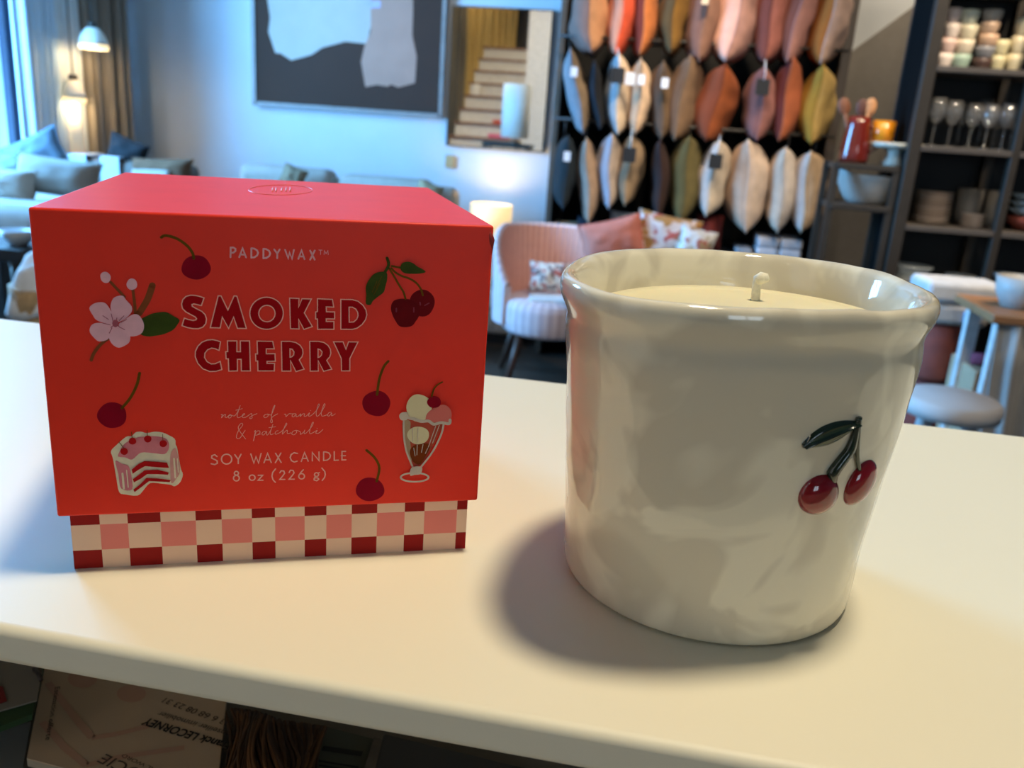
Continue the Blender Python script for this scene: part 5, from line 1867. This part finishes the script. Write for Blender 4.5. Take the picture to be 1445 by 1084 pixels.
# visiting card: pale card printed with pink chevrons and dark upside-down lettering
crd = empty('visiting_card', AD(180, 1030) - Vector((0, 0, 0)), 0, 'cream visiting card with pink chevrons lying upside down under the counter edge', 'card')
cq = [AD(*q, .0035) for q in ((66, 930), (322, 965), (304, 1140), (38, 1072))]
up = Vector((0, 0, 0))
MB().prism([q + up for q in cq], (0, 0, .0006)).build('card', mat('#d3b592', .7, .03, 20), crd, smooth=False)
# it lies on a small stack of others
ck = [Vector((q.x, q.y, ZD)) for q in cq]
o = MB().prism([q + Vector((0, 0, .0004)) for q in ck], (0, 0, .0030)).build('card_stack', mat('#b9a88e', .8, .06, 60), crd, smooth=False)
chev = mat('#cfa084', .7, .05)


def flatline(mb, pts, w, z):
    P = [AD(a, b, z) for a, b in pts]
    for i in range(len(P) - 1):
        d = (P[i + 1] - P[i]).normalized()
        n = Vector((-d.y, d.x, 0)) * w / 2
        mb.add([P[i] + n, P[i] - n, P[i + 1] - n, P[i + 1] + n], [(0, 1, 2, 3)])
    return mb


CZ = .0043
k = 3.6125
mb = MB()
for pts in ([(245, 230), (400, 430), (470, 510), (600, 490), (760, 450)], [(215, 430), (330, 560), (440, 650), (600, 610), (940, 560)]):
    flatline(mb, [(a / k, 900 + b / k) for a, b in pts], .0028, CZ)
for (cx, cy) in ((420, 210), (670, 285)):
    mb.poly([AD((cx + 75 * math.cos(t * .314)) / k, 900 + (cy + 45 * math.sin(t * .314)) / k, CZ) for t in range(20)])
mb.build('chevron_print', chev, crd, smooth=None)


def text(nm, s, p0, p1, hpx, m, parent, z, bold=0.0):
    """lettering that reads from p0 (first letter) to p1 (last letter), photo pixels of its baseline"""
    cu = bpy.data.curves.new(nm, 'FONT')
    cu.body = s
    cu.size = 1
    cu.offset = bold
    tmp = bpy.data.objects.new(nm, cu)
    COL.objects.link(tmp)
    dg = bpy.context.evaluated_depsgraph_get()
    me = bpy.data.meshes.new_from_object(tmp.evaluated_get(dg))
    bpy.data.objects.remove(tmp)
    xs_ = [v.co.x for v in me.vertices]
    wx = max(xs_) - min(xs_)
    A, B = AD(*p0, z), AD(*p1, z)
    d = (B - A)
    n = Vector((-d.y, d.x, 0)).normalized()
    x0_ = min(xs_)
    hs_ = hpx
    r = parent
    while r.parent is not None:
        r = r.parent
    for v in me.vertices:
        v.co = A + d * ((v.co.x - x0_) / wx) + n * (v.co.y / .73 * hs_) - Vector(r.location)
    me.materials.clear()
    me.materials.append(m)
    o = bpy.data.objects.new(nm, me)
    COL.objects.link(o)
    o.parent = parent
    return o


ink = mat('#241812', .7)
ink2 = mat('#5a4638', .7)
text('name_lettering', 'Franck LECORNEY', (328, 1050), (208, 1013), .0043, ink, crd, CZ + .0001, .025)
text('role_lettering', 'Conseiller immobilier', (336, 1036), (226, 1004), .0030, ink2, crd, CZ + .0001)
text('phone_lettering', '+33 6 68 08 23 31', (336, 1022), (235, 985), .0032, ink2, crd, CZ + .0001)
text('company_lettering', 'ASSOCIE', (246, 1107), (150, 1064), .0050, ink2, crd, CZ + .0001)
text('tagline_lettering', 'REAL WORD', (232, 1090), (175, 1064), .0017, ink2, crd, CZ + .0001)
text('side_lettering', 'Estimation offerte', (78, 970), (64, 1045), .0020, ink2, crd, CZ + .0001)

# skein of brown fibre
sk = MB()
rnd = random.Random(3)
m_f = [mat('#5c3c1e', .8, .2, 80), mat('#744c26', .8, .2, 80), mat('#442a14', .8, .2, 80)]
for i in range(210):
    u = rnd.random()
    x0_, x1_ = 322 + 135 * u + rnd.uniform(-8, 8), 330 + 120 * u + rnd.uniform(-14, 14) - 8
    h = .004 + .018 * math.sin(math.pi * min(1, max(0, u))) * rnd.random() ** .5
    P = []
    for j in range(6):
        f = j / 5
        P.append(AZ(x0_ + (x1_ - x0_) * f + rnd.uniform(-4, 4) + 10 * math.sin(f * 5 + u * 9), 1000 + 150 * f + 30 * u * (1 - f), ZD + .0008 + h * (.4 + .6 * math.sin(math.pi * f))))
    sk.tube(smooth_path(P, 3), rnd.uniform(.0004, .0009), 5, i % 3)
o = sk.build('fibre_skein', m_f, loc=AD(385, 1060))
tag(o, 'loose skein of brown fibre strands under the counter edge', 'fibre', kind='stuff')


def sheet(nm, pts, z, m, lab, cat, thick=.0006):
    o = MB().prism([AD(*q, z) for q in pts], (0, 0, thick)).build(nm, m, smooth=False)
    return tag(o, lab, cat) if lab else o


# leaflets and book at the window end
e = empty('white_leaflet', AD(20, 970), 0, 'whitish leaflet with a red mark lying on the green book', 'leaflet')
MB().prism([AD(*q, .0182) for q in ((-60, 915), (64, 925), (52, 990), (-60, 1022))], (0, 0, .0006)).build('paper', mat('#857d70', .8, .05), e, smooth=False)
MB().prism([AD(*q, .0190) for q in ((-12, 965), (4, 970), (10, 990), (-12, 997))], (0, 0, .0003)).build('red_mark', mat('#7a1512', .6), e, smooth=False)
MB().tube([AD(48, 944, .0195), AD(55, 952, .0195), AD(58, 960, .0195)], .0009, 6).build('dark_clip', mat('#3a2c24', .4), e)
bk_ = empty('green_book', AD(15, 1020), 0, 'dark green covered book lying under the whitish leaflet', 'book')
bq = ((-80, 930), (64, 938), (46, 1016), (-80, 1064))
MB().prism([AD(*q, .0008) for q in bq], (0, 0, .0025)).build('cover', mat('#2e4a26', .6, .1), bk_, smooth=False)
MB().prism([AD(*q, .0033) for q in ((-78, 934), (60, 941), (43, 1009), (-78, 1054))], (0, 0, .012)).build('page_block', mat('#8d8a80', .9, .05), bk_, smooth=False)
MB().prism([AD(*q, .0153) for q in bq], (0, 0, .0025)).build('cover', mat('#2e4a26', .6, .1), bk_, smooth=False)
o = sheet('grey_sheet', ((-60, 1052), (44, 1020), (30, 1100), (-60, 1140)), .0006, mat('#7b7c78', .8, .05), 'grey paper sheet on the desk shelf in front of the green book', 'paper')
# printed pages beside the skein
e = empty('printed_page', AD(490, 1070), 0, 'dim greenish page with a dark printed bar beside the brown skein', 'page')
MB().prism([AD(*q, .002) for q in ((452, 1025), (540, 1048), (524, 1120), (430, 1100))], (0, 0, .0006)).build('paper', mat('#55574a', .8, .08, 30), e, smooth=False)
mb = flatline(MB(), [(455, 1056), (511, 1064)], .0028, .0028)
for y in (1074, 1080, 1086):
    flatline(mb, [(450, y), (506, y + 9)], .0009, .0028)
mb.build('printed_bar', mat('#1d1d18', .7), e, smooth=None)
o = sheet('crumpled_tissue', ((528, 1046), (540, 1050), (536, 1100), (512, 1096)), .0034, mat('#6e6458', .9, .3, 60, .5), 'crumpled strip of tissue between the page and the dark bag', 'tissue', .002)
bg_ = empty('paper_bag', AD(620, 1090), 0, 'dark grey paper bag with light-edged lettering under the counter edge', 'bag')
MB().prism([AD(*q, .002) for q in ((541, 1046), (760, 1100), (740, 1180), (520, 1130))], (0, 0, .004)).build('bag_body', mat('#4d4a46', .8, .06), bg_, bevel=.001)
text('bag_lettering', 'CASA', (540, 1101), (680, 1120), .0060, mat('#1e1b18', .7), bg_, .0062, .01)
